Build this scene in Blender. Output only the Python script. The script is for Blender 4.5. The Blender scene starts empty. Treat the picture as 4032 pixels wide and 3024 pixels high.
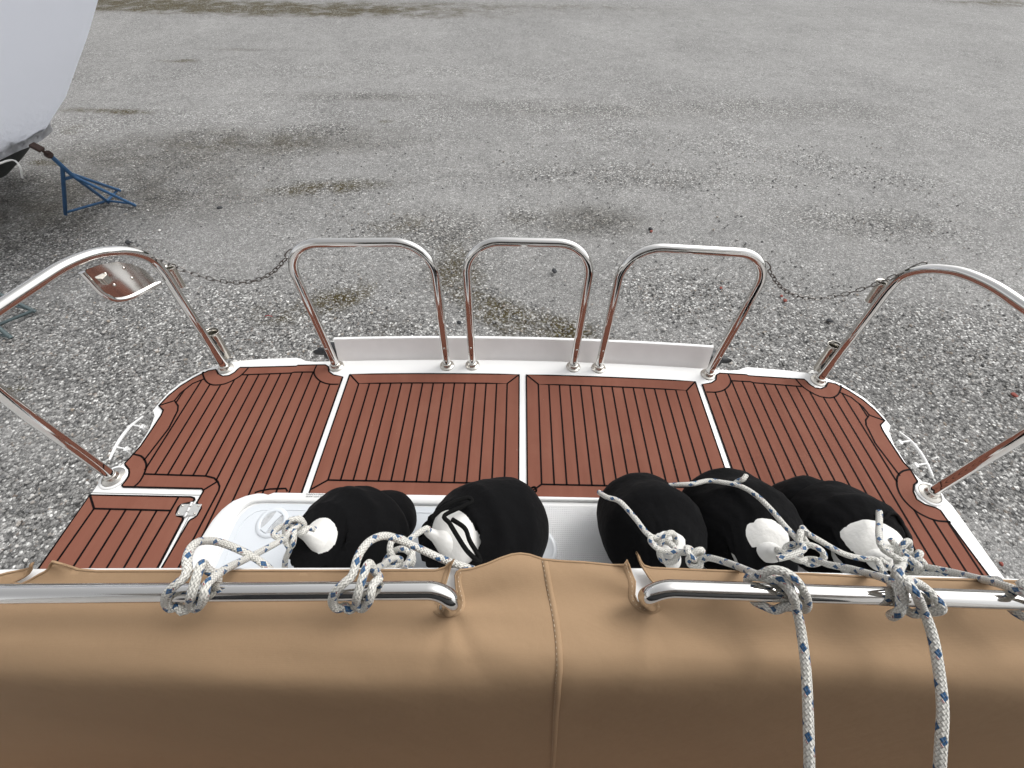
import bpy, bmesh, math, random
import numpy as np
from mathutils import Vector, Matrix, noise
from mathutils.geometry import delaunay_2d_cdt

random.seed(7); np.random.seed(7)
R = math.radians
S = bpy.context.scene
COL = S.collection

# ------------------------------------------------------------------ camera
CAM_H = 1.6
def rot(pitch, yaw, roll):
    cp, sp = math.cos(pitch), math.sin(pitch)
    f = np.array([0, cp, -sp]); u = np.array([0, sp, cp]); r = np.array([1., 0, 0])
    cy, sy = math.cos(yaw), math.sin(yaw)
    Rz = np.array([[cy, -sy, 0], [sy, cy, 0], [0, 0, 1]])
    f, u, r = Rz @ f, Rz @ u, Rz @ r
    cr, sr = math.cos(roll), math.sin(roll)
    return cr * r + sr * u, -sr * r + cr * u, f
cr_, cu_, cf_ = rot(R(52.989), R(-.299), R(1.436))
CP = np.array([-.0624, 0, CAM_H]); FPX = 1514.
cam = bpy.data.cameras.new('camera'); camo = bpy.data.objects.new('camera', cam); COL.objects.link(camo)
cam.sensor_width = 36; cam.lens = FPX / 4032 * 36; cam.clip_start = .02; cam.clip_end = 2000
camo.matrix_world = Matrix(((cr_[0], cu_[0], -cf_[0], CP[0]), (cr_[1], cu_[1], -cf_[1], CP[1]),
                            (cr_[2], cu_[2], -cf_[2], CP[2]), (0, 0, 0, 1)))
S.camera = camo

# ------------------------------------------------------------------ light: overcast sky
SUN_EL, SUN_AZ = R(52), R(125)          # azimuth: sun stands to the right and slightly behind the boat
w = bpy.data.worlds.new('World'); S.world = w; w.use_nodes = True
nt = w.node_tree; bg = nt.nodes['Background']
sky = nt.nodes.new('ShaderNodeTexSky'); sky.sky_type = 'NISHITA'; sky.sun_disc = False
sky.sun_elevation = SUN_EL; sky.sun_rotation = R(60); sky.air_density = 1.0; sky.dust_density = 4.0
hs = nt.nodes.new('ShaderNodeHueSaturation'); hs.inputs['Saturation'].default_value = .08
nt.links.new(sky.outputs[0], hs.inputs['Color']); nt.links.new(hs.outputs[0], bg.inputs['Color'])
bg.inputs['Strength'].default_value = .15
sl = bpy.data.lights.new('sun', 'SUN'); so = bpy.data.objects.new('sun', sl); COL.objects.link(so)
sl.energy = .5; sl.angle = R(24); sl.color = (1, .97, .93)
dv = Vector((math.cos(SUN_EL) * math.sin(R(60)), math.cos(SUN_EL) * math.cos(R(60)), math.sin(SUN_EL)))
so.rotation_euler = dv.to_track_quat('Z', 'Y').to_euler(); so.location = (3, 2, 8)
S.view_settings.view_transform = 'Standard'; S.view_settings.look = 'None'
S.view_settings.exposure = 0.68; S.view_settings.gamma = 1

# ------------------------------------------------------------------ pixel -> point on a real plane
def ray(x, y):
    d = cf_ * FPX + cr_ * (x - 2016) - cu_ * (y - 1512)
    return d / np.linalg.norm(d)
def atz(x, y, z=0.):
    d = ray(x, y); p = CP + d * (z - CP[2]) / d[2]; return (p[0], p[1], p[2])
def atpl(x, y, p, n):
    d = ray(x, y); p = np.array(p, float); n = np.array(n, float)
    q = CP + d * (np.dot(p - CP, n) / np.dot(d, n)); return (q[0], q[1], q[2])
def P3(l): return [Vector(atz(*p)) for p in l]
def P2(l, z=0.): return [atz(x, y, z)[:2] for x, y in l]
def mir(l): return [(-p[0],) + tuple(p[1:]) for p in l]

# ------------------------------------------------------------------ mesh helpers
class MB:
    def __init__(s): s.v = []; s.f = []; s.m = []; s.sm = []; s.uv = {}
    def add(s, vs, fs, m=0, smooth=False, uvs=None):
        o = len(s.v); s.v += [tuple(p) for p in vs]
        for i, f in enumerate(fs):
            if uvs is not None: s.uv[len(s.f)] = uvs[i]
            s.f.append(tuple(o + k for k in f)); s.m.append(m); s.sm.append(smooth)
    def build(s, name, mats, parent=None, bevel=0, seg=2):
        me = bpy.data.meshes.new(name); me.from_pydata(s.v, [], s.f)
        for mt in (mats if isinstance(mats, (list, tuple)) else [mats]): me.materials.append(mt)
        me.polygons.foreach_set('material_index', s.m); me.polygons.foreach_set('use_smooth', s.sm)
        if s.uv:
            ul = me.uv_layers.new(name='UVMap')
            for fi, u in s.uv.items():
                p = me.polygons[fi]
                for k, li in enumerate(p.loop_indices): ul.data[li].uv = u[k]
        me.update(); me.validate()
        o = bpy.data.objects.new(name, me); COL.objects.link(o)
        if parent: o.parent = parent
        if bevel:
            b = o.modifiers.new('b', 'BEVEL'); b.width = bevel; b.segments = seg; b.limit_method = 'ANGLE'; b.angle_limit = R(40)
        return o
def empty(name, loc=(0, 0, 0)):
    o = bpy.data.objects.new(name, None); COL.objects.link(o); o.location = loc; o.empty_display_size = .05; return o
def tag(o, label=None, cat=None, group=None, kind=None):
    if label: o['label'] = label
    if cat: o['category'] = cat
    if group: o['group'] = group
    if kind: o['kind'] = kind
    return o
def frames(pts):
    pts = [Vector(p) for p in pts]; n = len(pts); T = []
    for i in range(n):
        a = pts[max(i - 1, 0)]; b = pts[min(i + 1, n - 1)]
        t = (b - a); T.append(t.normalized() if t.length > 1e-9 else Vector((0, 0, 1)))
    up = Vector((0, 0, 1)) if abs(T[0].z) < .9 else Vector((1, 0, 0))
    N = [(up - T[0] * up.dot(T[0])).normalized()]
    for i in range(1, n):
        v = N[-1] - T[i] * N[-1].dot(T[i])
        N.append(v.normalized() if v.length > 1e-6 else N[-1])
    return pts, T, N
def sweep(mb, pts, rad, seg=16, closed=False, cap=True, m=0, disp=None, uv=False):
    pts, T, N = frames(pts); n = len(pts)
    rr = rad if isinstance(rad, (list, tuple)) else [rad] * n
    vs = []; s = [0.]
    for i in range(1, n): s.append(s[-1] + (pts[i] - pts[i - 1]).length)
    for i in range(n):
        B = T[i].cross(N[i])
        for k in range(seg):
            a = 2 * math.pi * k / seg; d = N[i] * math.cos(a) + B * math.sin(a)
            r = rr[i] * (disp(i / (n - 1), a, pts[i] + d * rr[i]) if disp else 1)
            vs.append(pts[i] + d * r)
    fs = []; uvs = [] if uv else None
    for i in range(n if closed else n - 1):
        j = (i + 1) % n
        for k in range(seg):
            l = (k + 1) % seg; fs.append((i * seg + k, i * seg + l, j * seg + l, j * seg + k))
            if uv: uvs.append(((s[i], k / seg), (s[i], (k + 1) / seg), (s[j], (k + 1) / seg), (s[j], k / seg)))
    mb.add(vs, fs, m, True, uvs)
    if cap and not closed:
        mb.add([vs[k] for k in range(seg)], [tuple(range(seg))[::-1]], m)
        mb.add([vs[(n - 1) * seg + k] for k in range(seg)], [tuple(range(seg))], m)
def catmull(P, step=.01, closed=False):
    P = [Vector(p) for p in P]; n = len(P); out = []
    for i in range(n if closed else n - 1):
        if closed: a, b, c, d = P[(i - 1) % n], P[i], P[(i + 1) % n], P[(i + 2) % n]
        else:
            b, c = P[i], P[i + 1]; a = P[i - 1] if i else b * 2 - c; d = P[i + 2] if i + 2 < n else c * 2 - b
        k = max(2, int((c - b).length / step))
        t1 = (c - a) * .5; t2 = (d - b) * .5
        L = (c - b).length
        for t_ in (t1, t2):
            if t_.length > L * 1.2: t_ *= L * 1.2 / t_.length
        for j in range(k):
            t = j / k
            out.append(b * (2 * t**3 - 3 * t**2 + 1) + t1 * (t**3 - 2 * t**2 + t) + c * (-2 * t**3 + 3 * t**2) + t2 * (t**3 - t**2))
    if not closed: out.append(P[-1])
    return out
def fillet(P, r, n=10):
    P = [Vector(p) for p in P]; out = [P[0]]
    for i in range(1, len(P) - 1):
        a, b, c = P[i - 1], P[i], P[i + 1]; ri = r[i - 1] if isinstance(r, (list, tuple)) else r
        u = (a - b).normalized(); v = (c - b).normalized(); ang = u.angle(v)
        d = min(ri / math.tan(ang / 2), (a - b).length * .49, (c - b).length * .49)
        p0 = b + u * d; p1 = b + v * d
        rr = d * math.tan(ang / 2); cen = b + (u + v).normalized() * (rr / math.sin(ang / 2))
        for k in range(n + 1):
            t = k / n; va, vb = p0 - cen, p1 - cen; om = va.angle(vb); q = (va * math.sin((1 - t) * om) + vb * math.sin(t * om)) / math.sin(om); out.append(cen + q)
    out.append(P[-1]); return out
def densify(P, step=.02):
    out = [P[0]]
    for a, b in zip(P, P[1:]):
        k = max(1, int((b - a).length / step))
        for j in range(1, k + 1): out.append(a.lerp(b, j / k))
    return out
def prism(mb, poly, z0, z1, m=0, mside=None):
    n = len(poly)
    ar = sum(poly[i][0] * poly[(i + 1) % n][1] - poly[(i + 1) % n][0] * poly[i][1] for i in range(n))
    if ar < 0: poly = poly[::-1]
    vs = [(x, y, z0) for x, y in poly] + [(x, y, z1) for x, y in poly]
    mb.add(vs, [tuple(range(n, 2 * n))], m); mb.add(vs, [tuple(range(n))[::-1]], m)
    mb.add(vs, [(i, (i + 1) % n, n + (i + 1) % n, n + i) for i in range(n)], m if mside is None else mside)
def box(mb, c, s, m=0, M=None):
    vs = [Vector(((i & 1) - .5, ((i >> 1) & 1) - .5, ((i >> 2) & 1) - .5)) for i in range(8)]
    vs = [Vector((v.x * s[0], v.y * s[1], v.z * s[2])) for v in vs]
    if M: vs = [M @ v for v in vs]
    vs = [v + Vector(c) for v in vs]
    mb.add(vs, [(0, 2, 3, 1), (4, 5, 7, 6), (0, 1, 5, 4), (2, 6, 7, 3), (0, 4, 6, 2), (1, 3, 7, 5)], m)
def ribbon(mb, pts, wd, z0, z1, m=0, closed=False):
    """raised strip following 2-D points"""
    pts = [Vector(p[:2]) for p in pts]; n = len(pts); L = []; Rr = []
    for i in range(n):
        if closed: a, b = pts[i - 1], pts[(i + 1) % n]
        else: a = pts[max(i - 1, 0)]; b = pts[min(i + 1, n - 1)]
        t = (b - a).normalized(); nn = Vector((-t.y, t.x)); L.append(pts[i] + nn * wd / 2); Rr.append(pts[i] - nn * wd / 2)
    for i in range(n if closed else n - 1):
        j = (i + 1) % n
        vs = [(*Rr[i], z0), (*Rr[j], z0), (*L[j], z0), (*L[i], z0), (*Rr[i], z1), (*Rr[j], z1), (*L[j], z1), (*L[i], z1)]
        mb.add(vs, [(4, 5, 6, 7), (0, 1, 5, 4), (2, 3, 7, 6)], m)
def lathe(mb, prof, c, axis=(0, 0, 1), seg=28, m=0, smooth=True):
    a = Vector(axis).normalized(); q = a.to_track_quat('Z', 'Y'); vs = []
    for r, h in prof:
        for k in range(seg):
            t = 2 * math.pi * k / seg; vs.append(q @ Vector((r * math.cos(t), r * math.sin(t), h)) + Vector(c))
    fs = []
    for i in range(len(prof) - 1):
        for k in range(seg):
            l = (k + 1) % seg; fs.append((i * seg + k, i * seg + l, (i + 1) * seg + l, (i + 1) * seg + k))
    mb.add(vs, fs, m, smooth)
def vline(poly, x, lo=-9, hi=9):
    ys = []; n = len(poly)
    for i in range(n):
        (x0, y0), (x1, y1) = poly[i][:2], poly[(i + 1) % n][:2]
        if (x0 <= x < x1) or (x1 <= x < x0): ys.append(y0 + (x - x0) * (y1 - y0) / (x1 - x0))
    ys.sort(); return [(a, b) for a, b in zip(ys[::2], ys[1::2]) if b - a > .015]

# ------------------------------------------------------------------ materials
def mat(name, col, rough=.5, metal=0., bump=None, var=0., vscale=8., spec=None, sheen=0.):
    m = bpy.data.materials.new(name); m.use_nodes = True; t = m.node_tree; b = t.nodes['Principled BSDF']
    b.inputs['Base Color'].default_value = (*col, 1); b.inputs['Roughness'].default_value = rough; b.inputs['Metallic'].default_value = metal
    if spec is not None: b.inputs['Specular IOR Level'].default_value = spec
    if sheen: b.inputs['Sheen Weight'].default_value = sheen
    tc = t.nodes.new('ShaderNodeTexCoord')
    if var:
        n = t.nodes.new('ShaderNodeTexNoise'); n.inputs['Scale'].default_value = vscale; n.inputs['Detail'].default_value = 5
        t.links.new(tc.outputs['Object'], n.inputs['Vector'])
        mx = t.nodes.new('ShaderNodeMix'); mx.data_type = 'RGBA'
        mx.inputs['A'].default_value = (*[c * (1 - var) for c in col], 1); mx.inputs['B'].default_value = (*[min(1, c * (1 + var)) for c in col], 1)
        t.links.new(n.outputs['Fac'], mx.inputs['Factor']); t.links.new(mx.outputs['Result'], b.inputs['Base Color'])
    if bump:
        kind, sc, st, dist = bump
        if kind == 'noise': n = t.nodes.new('ShaderNodeTexNoise'); n.inputs['Detail'].default_value = 6; o = n.outputs['Fac']
        else: n = t.nodes.new('ShaderNodeTexVoronoi'); n.inputs['Randomness'].default_value = .0 if kind == 'grid' else 1.; o = n.outputs['Distance']
        n.inputs['Scale'].default_value = sc; t.links.new(tc.outputs['Object'], n.inputs['Vector'])
        bp = t.nodes.new('ShaderNodeBump'); bp.inputs['Strength'].default_value = st; bp.inputs['Distance'].default_value = dist
        t.links.new(o, bp.inputs['Height']); t.links.new(bp.outputs[0], b.inputs['Normal'])
    return m
M = {}
M['gel'] = mat('white_gelcoat', (.76, .76, .75), .3, bump=('noise', 160, .12, .002), var=.02, vscale=5)
M['nonskid'] = mat('white_nonskid', (.62, .62, .62), .55, bump=('grid', 130, .9, .003), var=.02)
M['lidwhite'] = mat('locker_white', (.60, .63, .66), .4, bump=('noise', 300, .25, .002), var=.02)
M['board'] = mat('painted_board', (.80, .77, .76), .6, bump=('noise', 400, .3, .002), var=.05, vscale=20)
M['steel'] = mat('polished_steel', (.66, .65, .63), .07, 1., bump=('noise', 14, .02, .002))
M['steel_dull'] = mat('worn_steel', (.62, .59, .54), .25, 1., bump=('noise', 60, .15, .002), var=.15, vscale=40)
M['chain'] = mat('chain_steel', (.19, .18, .17), .22, 1.)
M['teak'] = mat('brown_deck_foam', (.190, .068, .046), .8, bump=('noise', 260, .25, .002), var=.12, vscale=5, spec=.1)
M['caulk'] = mat('black_seam', (.006, .003, .003), .8, spec=.1)
M['fleece'] = mat('black_fleece', (.0036, .0036, .0040), .95, bump=('noise', 16, .5, .02), spec=.10, sheen=.02)
M['vinyl'] = mat('white_vinyl', (.72, .71, .68), .5, bump=('noise', 45, .35, .01), var=.12, vscale=14)
M['cord'] = mat('black_cord', (.006, .006, .006), .9, bump=('noise', 500, .8, .003), spec=.1)
M['rubber'] = mat('black_rubber', (.012, .013, .015), .45, var=.3, vscale=20)
M['blue'] = mat('blue_paint', (.028, .088, .19), .5, var=.35, vscale=10)
M['grayblue'] = mat('faded_blue_paint', (.06, .085, .09), .6, var=.3, vscale=12)
M['rust'] = mat('rusty_iron', (.035, .018, .014), .85, var=.5, vscale=30)
M['wrap'] = mat('shrink_wrap', (.90, .90, .93), .35, bump=('noise', 3, .35, .06), var=.03, vscale=2)
_t = M['wrap'].node_tree; _tc = _t.nodes.new('ShaderNodeTexCoord'); _sx = _t.nodes.new('ShaderNodeSeparateXYZ'); _t.links.new(_tc.outputs['Object'], _sx.inputs[0])
_mr = _t.nodes.new('ShaderNodeMapRange'); _mr.inputs[1].default_value = 1.32; _mr.inputs[2].default_value = .95; _t.links.new(_sx.outputs[2], _mr.inputs[0])
_mp = _t.nodes.new('ShaderNodeMapping'); _mp.inputs['Rotation'].default_value = (0, R(35), 0); _mp.inputs['Scale'].default_value = (9, 9, 2.5); _t.links.new(_tc.outputs['Object'], _mp.inputs[0])
_n = _t.nodes.new('ShaderNodeTexNoise'); _n.inputs['Scale'].default_value = 1.4; _n.inputs['Detail'].default_value = 6; _t.links.new(_mp.outputs[0], _n.inputs['Vector'])
_ml = _t.nodes.new('ShaderNodeMath'); _ml.operation = 'MULTIPLY'; _t.links.new(_n.outputs[0], _ml.inputs[0]); _t.links.new(_mr.outputs[0], _ml.inputs[1])
_bp = _t.nodes.new('ShaderNodeBump'); _bp.inputs['Strength'].default_value = .9; _bp.inputs['Distance'].default_value = .10; _t.links.new(_ml.outputs[0], _bp.inputs['Height'])
_ob = [n for n in _t.nodes if n.type == 'BUMP' and n != _bp][0]; _t.links.new(_ob.outputs[0], _bp.inputs['Normal']); _t.links.new(_bp.outputs[0], _t.nodes['Principled BSDF'].inputs['Normal'])
_b = _t.nodes['Principled BSDF']; _tr = _t.nodes.new('ShaderNodeBsdfTranslucent'); _tr.inputs['Color'].default_value = (.86, .88, .93, 1)
_mx = _t.nodes.new('ShaderNodeMixShader'); _mx.inputs[0].default_value = .6; _t.links.new(_b.outputs[0], _mx.inputs[1]); _t.links.new(_tr.outputs[0], _mx.inputs[2]); _t.links.new(_mx.outputs[0], _t.nodes['Material Output'].inputs['Surface'])
M['hull'] = mat('dark_antifouling', (.03, .035, .035), .6, var=.3, vscale=6)
M['string'] = mat('white_string', (.6, .6, .58), .8)
M['thread'] = mat('pale_thread', (.52, .42, .31), .8)
M['bore_shade'] = mat('painted_bore_shade', (.05, .045, .03), .7, var=.4, vscale=60)  # shade inside the rod holders, painted as a dark colour
M['latch_in'] = mat('mottled_grey_recess', (.42, .43, .44), .7, var=.4, vscale=90)  # mottled grey, darker than the lid
M['ink'] = mat('black_ink', (.04, .045, .05), .7)
M['red'] = mat('red_plastic', (.30, .03, .03), .6, var=.2)
M['stone_dark'] = mat('dark_stone', (.03, .032, .035), .8, var=.3, vscale=60)
M['brick'] = mat('brick_chip', (.22, .055, .04), .9, var=.2, vscale=60)


class NX:
    """tiny math-node expression helper"""
    def __init__(s, t): s.t = t
    def m(s, op, a, b=None, c=None):
        n = s.t.nodes.new('ShaderNodeMath'); n.operation = op
        for i, x in enumerate((a, b, c)):
            if x is None: continue
            if isinstance(x, (int, float)): n.inputs[i].default_value = x
            else: s.t.links.new(x, n.inputs[i])
        return n.outputs[0]
    def mix(s, f, a, b):
        n = s.t.nodes.new('ShaderNodeMix'); n.data_type = 'RGBA'
        if isinstance(f, (int, float)): n.inputs['Factor'].default_value = f
        else: s.t.links.new(f, n.inputs['Factor'])
        for k, x in (('A', a), ('B', b)):
            if isinstance(x, tuple): n.inputs[k].default_value = (*x, 1)
            else: s.t.links.new(x, n.inputs[k])
        return n.outputs['Result']
    def noise(s, vec, sc, det=4, rough=.55):
        n = s.t.nodes.new('ShaderNodeTexNoise'); n.inputs['Scale'].default_value = sc; n.inputs['Detail'].default_value = det
        n.inputs['Roughness'].default_value = rough
        s.t.links.new(vec, n.inputs['Vector']); return n.outputs['Fac']
    def ramp(s, f, stops):
        n = s.t.nodes.new('ShaderNodeValToRGB'); e = n.color_ramp.elements
        while len(e) < len(stops): e.new(.5)
        for i, (p, c) in enumerate(stops):
            e[i].position = p; e[i].color = (*c, 1) if isinstance(c, tuple) else (c, c, c, 1)
        s.t.links.new(f, n.inputs[0]); return n.outputs[0]
def rope_mat(tint=(1, 1, 1)):
    m = bpy.data.materials.new('braided_rope'); m.use_nodes = True; t = m.node_tree; b = t.nodes['Principled BSDF']; x = NX(t)
    uv = t.nodes.new('ShaderNodeUVMap'); uv.uv_map = 'UVMap'
    sp = t.nodes.new('ShaderNodeSeparateXYZ'); t.links.new(uv.outputs[0], sp.inputs[0])
    s_ = x.m('MULTIPLY', sp.outputs[0], 1 / .0082); t_ = x.m('MULTIPLY', sp.outputs[1], 8.)
    a = x.m('ADD', t_, s_); c = x.m('SUBTRACT', t_, s_)
    fa = x.m('FLOOR', a); fc = x.m('FLOOR', c)
    par = x.m('FLOORED_MODULO', x.m('ADD', fa, fc), 2.)
    ha = x.m('SINE', x.m('MULTIPLY', x.m('FRACT', a), math.pi)); hc = x.m('SINE', x.m('MULTIPLY', x.m('FRACT', c), math.pi))
    h = x.m('ADD', x.m('MULTIPLY', ha, x.m('SUBTRACT', 1., par)), x.m('MULTIPLY', hc, par))
    inv = x.m('SUBTRACT', 1., par)
    sid = x.m('FLOORED_MODULO', fa, 8.)
    cid = x.m('FLOORED_MODULO', fc, 4.); blue = x.m('MULTIPLY', x.m('LESS_THAN', sid, 1.5), x.m('LESS_THAN', cid, 1.5))
    red = x.m('MULTIPLY', x.m('MULTIPLY', x.m('COMPARE', sid, 2., .2), x.m('LESS_THAN', cid, .5)), x.m('COMPARE', x.m('FRACT', a), .4, .16))
    gap = x.m('SMOOTH_MIN', x.m('MULTIPLY', h, 2.2), 1., .1)
    tc = t.nodes.new('ShaderNodeTexCoord')
    dirt = x.noise(tc.outputs['Object'], 30, 4)
    white = x.mix(dirt, tuple(q * k for q, k in zip((.72, .71, .67), tint)), tuple(q * k for q, k in zip((.56, .545, .49), tint)))
    cl = x.mix(blue, white, (.008, .075, .19)); cl = x.mix(red, cl, (.22, .03, .045))
    cl = x.mix(gap, (.20, .19, .17), cl)
    t.links.new(cl, b.inputs['Base Color']); b.inputs['Roughness'].default_value = .65
    b.inputs['Sheen Weight'].default_value = .15
    bp = t.nodes.new('ShaderNodeBump'); bp.inputs['Strength'].default_value = .9; bp.inputs['Distance'].default_value = .0016
    t.links.new(h, bp.inputs['Height']); t.links.new(bp.outputs[0], b.inputs['Normal'])
    return m
M['rope'] = rope_mat()
def deck_mat():
    t = M['teak'].node_tree; x = NX(t); b = t.nodes['Principled BSDF']; tc = t.nodes.new('ShaderNodeTexCoord')
    mp = t.nodes.new('ShaderNodeMapping'); mp.inputs['Scale'].default_value = (9, 1.2, 1); t.links.new(tc.outputs['Object'], mp.inputs['Vector'])
    st = x.noise(mp.outputs[0], 1.6, 6, .6); bl = x.noise(tc.outputs['Object'], 3.5, 6, .7); sp = x.noise(tc.outputs['Object'], 95, 2)
    c = x.mix(x.ramp(st, [(.35, 0.), (.65, 1.)]), (.178, .069, .047), (.206, .083, .057))
    c = x.mix(x.ramp(bl, [(.5, 0.), (.75, .5)]), c, (.225, .105, .072))
    c = x.mix(x.ramp(sp, [(.77, 0.), (.80, .8)]), c, (.30, .22, .17))
    t.links.new(c, b.inputs['Base Color'])
deck_mat()

def canvas_mat():
    m = bpy.data.materials.new('tan_canvas'); m.use_nodes = True; t = m.node_tree; b = t.nodes['Principled BSDF']; x = NX(t)
    tc = t.nodes.new('ShaderNodeTexCoord'); o = tc.outputs['Object']
    n1 = x.noise(o, 7, 5); n2 = x.noise(o, 300, 2)
    c = x.mix(n1, (.325, .220, .132), (.360, .243, .146)); c = x.mix(x.m('MULTIPLY', n2, .5), c, (.28, .182, .105))
    sm = x.noise(o, 22, 6, .7)
    c = x.mix(x.ramp(sm, [(.68, 0.), (.80, .35)]), c, (.17, .11, .075))
    t.links.new(c, b.inputs['Base Color']); b.inputs['Roughness'].default_value = .85; b.inputs['Specular IOR Level'].default_value = .15
    wv = t.nodes.new('ShaderNodeTexVoronoi'); wv.inputs['Scale'].default_value = 900; wv.inputs['Randomness'].default_value = .2
    t.links.new(o, wv.inputs['Vector'])
    hgt = x.m('ADD', x.m('MULTIPLY', wv.outputs['Distance'], .25), x.m('MULTIPLY', x.noise(o, 11, 3), 5.))
    bp = t.nodes.new('ShaderNodeBump'); bp.inputs['Strength'].default_value = .35; bp.inputs['Distance'].default_value = .002
    t.links.new(hgt, bp.inputs['Height']); t.links.new(bp.outputs[0], b.inputs['Normal'])
    return m
M['canvas'] = canvas_mat()

def gravel_mat():
    m = bpy.data.materials.new('gravel'); m.use_nodes = True; t = m.node_tree; b = t.nodes['Principled BSDF']; x = NX(t)
    tc = t.nodes.new('ShaderNodeTexCoord'); o = tc.outputs['Object']
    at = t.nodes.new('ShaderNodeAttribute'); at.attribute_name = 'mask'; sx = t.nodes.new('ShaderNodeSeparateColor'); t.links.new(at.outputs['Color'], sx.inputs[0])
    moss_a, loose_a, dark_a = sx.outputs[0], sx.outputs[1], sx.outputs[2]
    wob = t.nodes.new('ShaderNodeTexNoise'); wob.inputs['Scale'].default_value = 30; t.links.new(o, wob.inputs['Vector'])
    vm = t.nodes.new('ShaderNodeVectorMath'); vm.operation = 'MULTIPLY_ADD'; t.links.new(wob.outputs['Color'], vm.inputs[0]); vm.inputs[1].default_value = (.012,) * 3; t.links.new(o, vm.inputs[2])
    def vor(sc, feat='F1'):
        v = t.nodes.new('ShaderNodeTexVoronoi'); v.feature = feat; v.inputs['Scale'].default_value = sc; t.links.new(vm.outputs[0], v.inputs['Vector']); return v
    big, sml = vor(56), vor(140)
    bc = t.nodes.new('ShaderNodeSeparateColor'); t.links.new(big.outputs['Color'], bc.inputs[0])
    sc_ = t.nodes.new('ShaderNodeSeparateColor'); t.links.new(sml.outputs['Color'], sc_.inputs[0])
    stops = [(0., (.06, .06, .06)), (.10, (.14, .139, .136)), (.45, (.245, .242, .236)), (.72, (.33, .327, .318)), (.90, (.50, .495, .48)), (1., (.85, .85, .83))]
    colb = x.ramp(bc.outputs[0], stops); cols = x.ramp(sc_.outputs[0], stops)
    # warm / pinkish stones
    colb = x.mix(x.m('MULTIPLY', x.m('GREATER_THAN', bc.outputs[1], .975), .5), colb, (.25, .19, .15))
    gapb = x.ramp(big.outputs['Distance'], [(.0, 1.), (.52, 1.), (.74, .48)])
    gaps = x.ramp(sml.outputs['Distance'], [(.0, 1.), (.55, 1.), (.75, .6)])
    def mul(a, f):
        n = t.nodes.new('ShaderNodeMix'); n.data_type = 'RGBA'; n.blend_type = 'MULTIPLY'; n.inputs['Factor'].default_value = 1
        t.links.new(a, n.inputs['A']); t.links.new(f, n.inputs['B']); return n.outputs['Result']
    colb = mul(colb, gapb); cols = mul(cols, gaps)
    fine = x.noise(o, 260, 3); fcol = x.ramp(fine, [(.3, (.15, .149, .147)), (.5, (.265, .262, .256)), (.7, (.39, .387, .378))])
    cols = x.mix(.35, cols, fcol)
    # which places show loose stones
    nl = x.noise(o, .9, 5, .65); pick = x.m('ADD', nl, x.m('MULTIPLY', loose_a, .55))
    isb = x.m('MULTIPLY', x.ramp(pick, [(.30, 0.), (.85, 1.)]), x.m('GREATER_THAN', x.m('ADD', bc.outputs[2], x.m('MULTIPLY', loose_a, .6)), .38))
    c = x.mix(isb, cols, colb)
    # tone drifts: compacted paler / damp darker areas, with the wrapped boat's shade painted in
    tone = x.ramp(x.noise(o, .35, 4), [(.35, .93), (.65, 1.06)]); c = mul(c, tone)
    tone2 = x.ramp(x.noise(o, 2.6, 5, .6), [(.3, .90), (.7, 1.08)]); c = mul(c, tone2)
    c = mul(c, x.ramp(x.noise(o, 17, 3, .7), [(.3, (.73, .728, .725)), (.7, (1.10, 1.095, 1.09))]))
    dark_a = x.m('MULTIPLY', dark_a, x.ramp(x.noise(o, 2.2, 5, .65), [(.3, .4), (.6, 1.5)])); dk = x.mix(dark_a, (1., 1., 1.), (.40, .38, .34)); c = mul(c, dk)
    # moss and soil between stones
    moss_a = x.m('MULTIPLY', moss_a, x.ramp(x.noise(o, 1.7, 5, .65), [(.32, .25), (.62, 1.25)])); mn = x.noise(o, 14, 6, .7); mf = x.ramp(x.m('ADD', x.m('MULTIPLY', moss_a, .95), x.m('MULTIPLY', mn, .5)), [(.47, 0.), (.92, 1.)])
    keep = x.m('SUBTRACT', 1., x.m('MULTIPLY', isb, x.m('GREATER_THAN', bc.outputs[0], .55)))
    mf = x.m('MULTIPLY', mf, x.m('MAXIMUM', keep, .35))
    mc = x.ramp(x.noise(o, 45, 4), [(.35, (.030, .020, .010)), (.55, (.062, .048, .017)), (.7, (.10, .095, .035))])
    c = x.mix(mf, c, mc)
    t.links.new(c, b.inputs['Base Color']); b.inputs['Roughness'].default_value = .9; b.inputs['Specular IOR Level'].default_value = .25
    hb = x.m('SUBTRACT', 1., big.outputs['Distance']); hs_ = x.m('MULTIPLY', x.m('SUBTRACT', 1., sml.outputs['Distance']), .35)
    hh = x.m('ADD', x.m('MULTIPLY', hb, isb), hs_); hh = x.m('ADD', hh, x.m('MULTIPLY', fine, .15))
    bp = t.nodes.new('ShaderNodeBump'); bp.inputs['Strength'].default_value = .7; bp.inputs['Distance'].default_value = .012
    t.links.new(hh, bp.inputs['Height']); t.links.new(bp.outputs[0], b.inputs['Normal'])
    return m
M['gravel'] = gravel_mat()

# ------------------------------------------------------------------ ground
GZ = -1.2
def axis(lo, hi, step, far):
    a = list(np.arange(lo, hi, step)); s = step; x = a[-1]; r = []
    while x < far: s *= 1.18; x += s; r.append(x)
    s = step; x = lo; l = []
    while x > -far: s *= 1.18; x -= s; l.append(x)
    return np.array(l[::-1] + a + r)
gx = axis(-9, 9.5, .075, 400); gy = axis(-1.5, 12.5, .075, 400)
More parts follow.
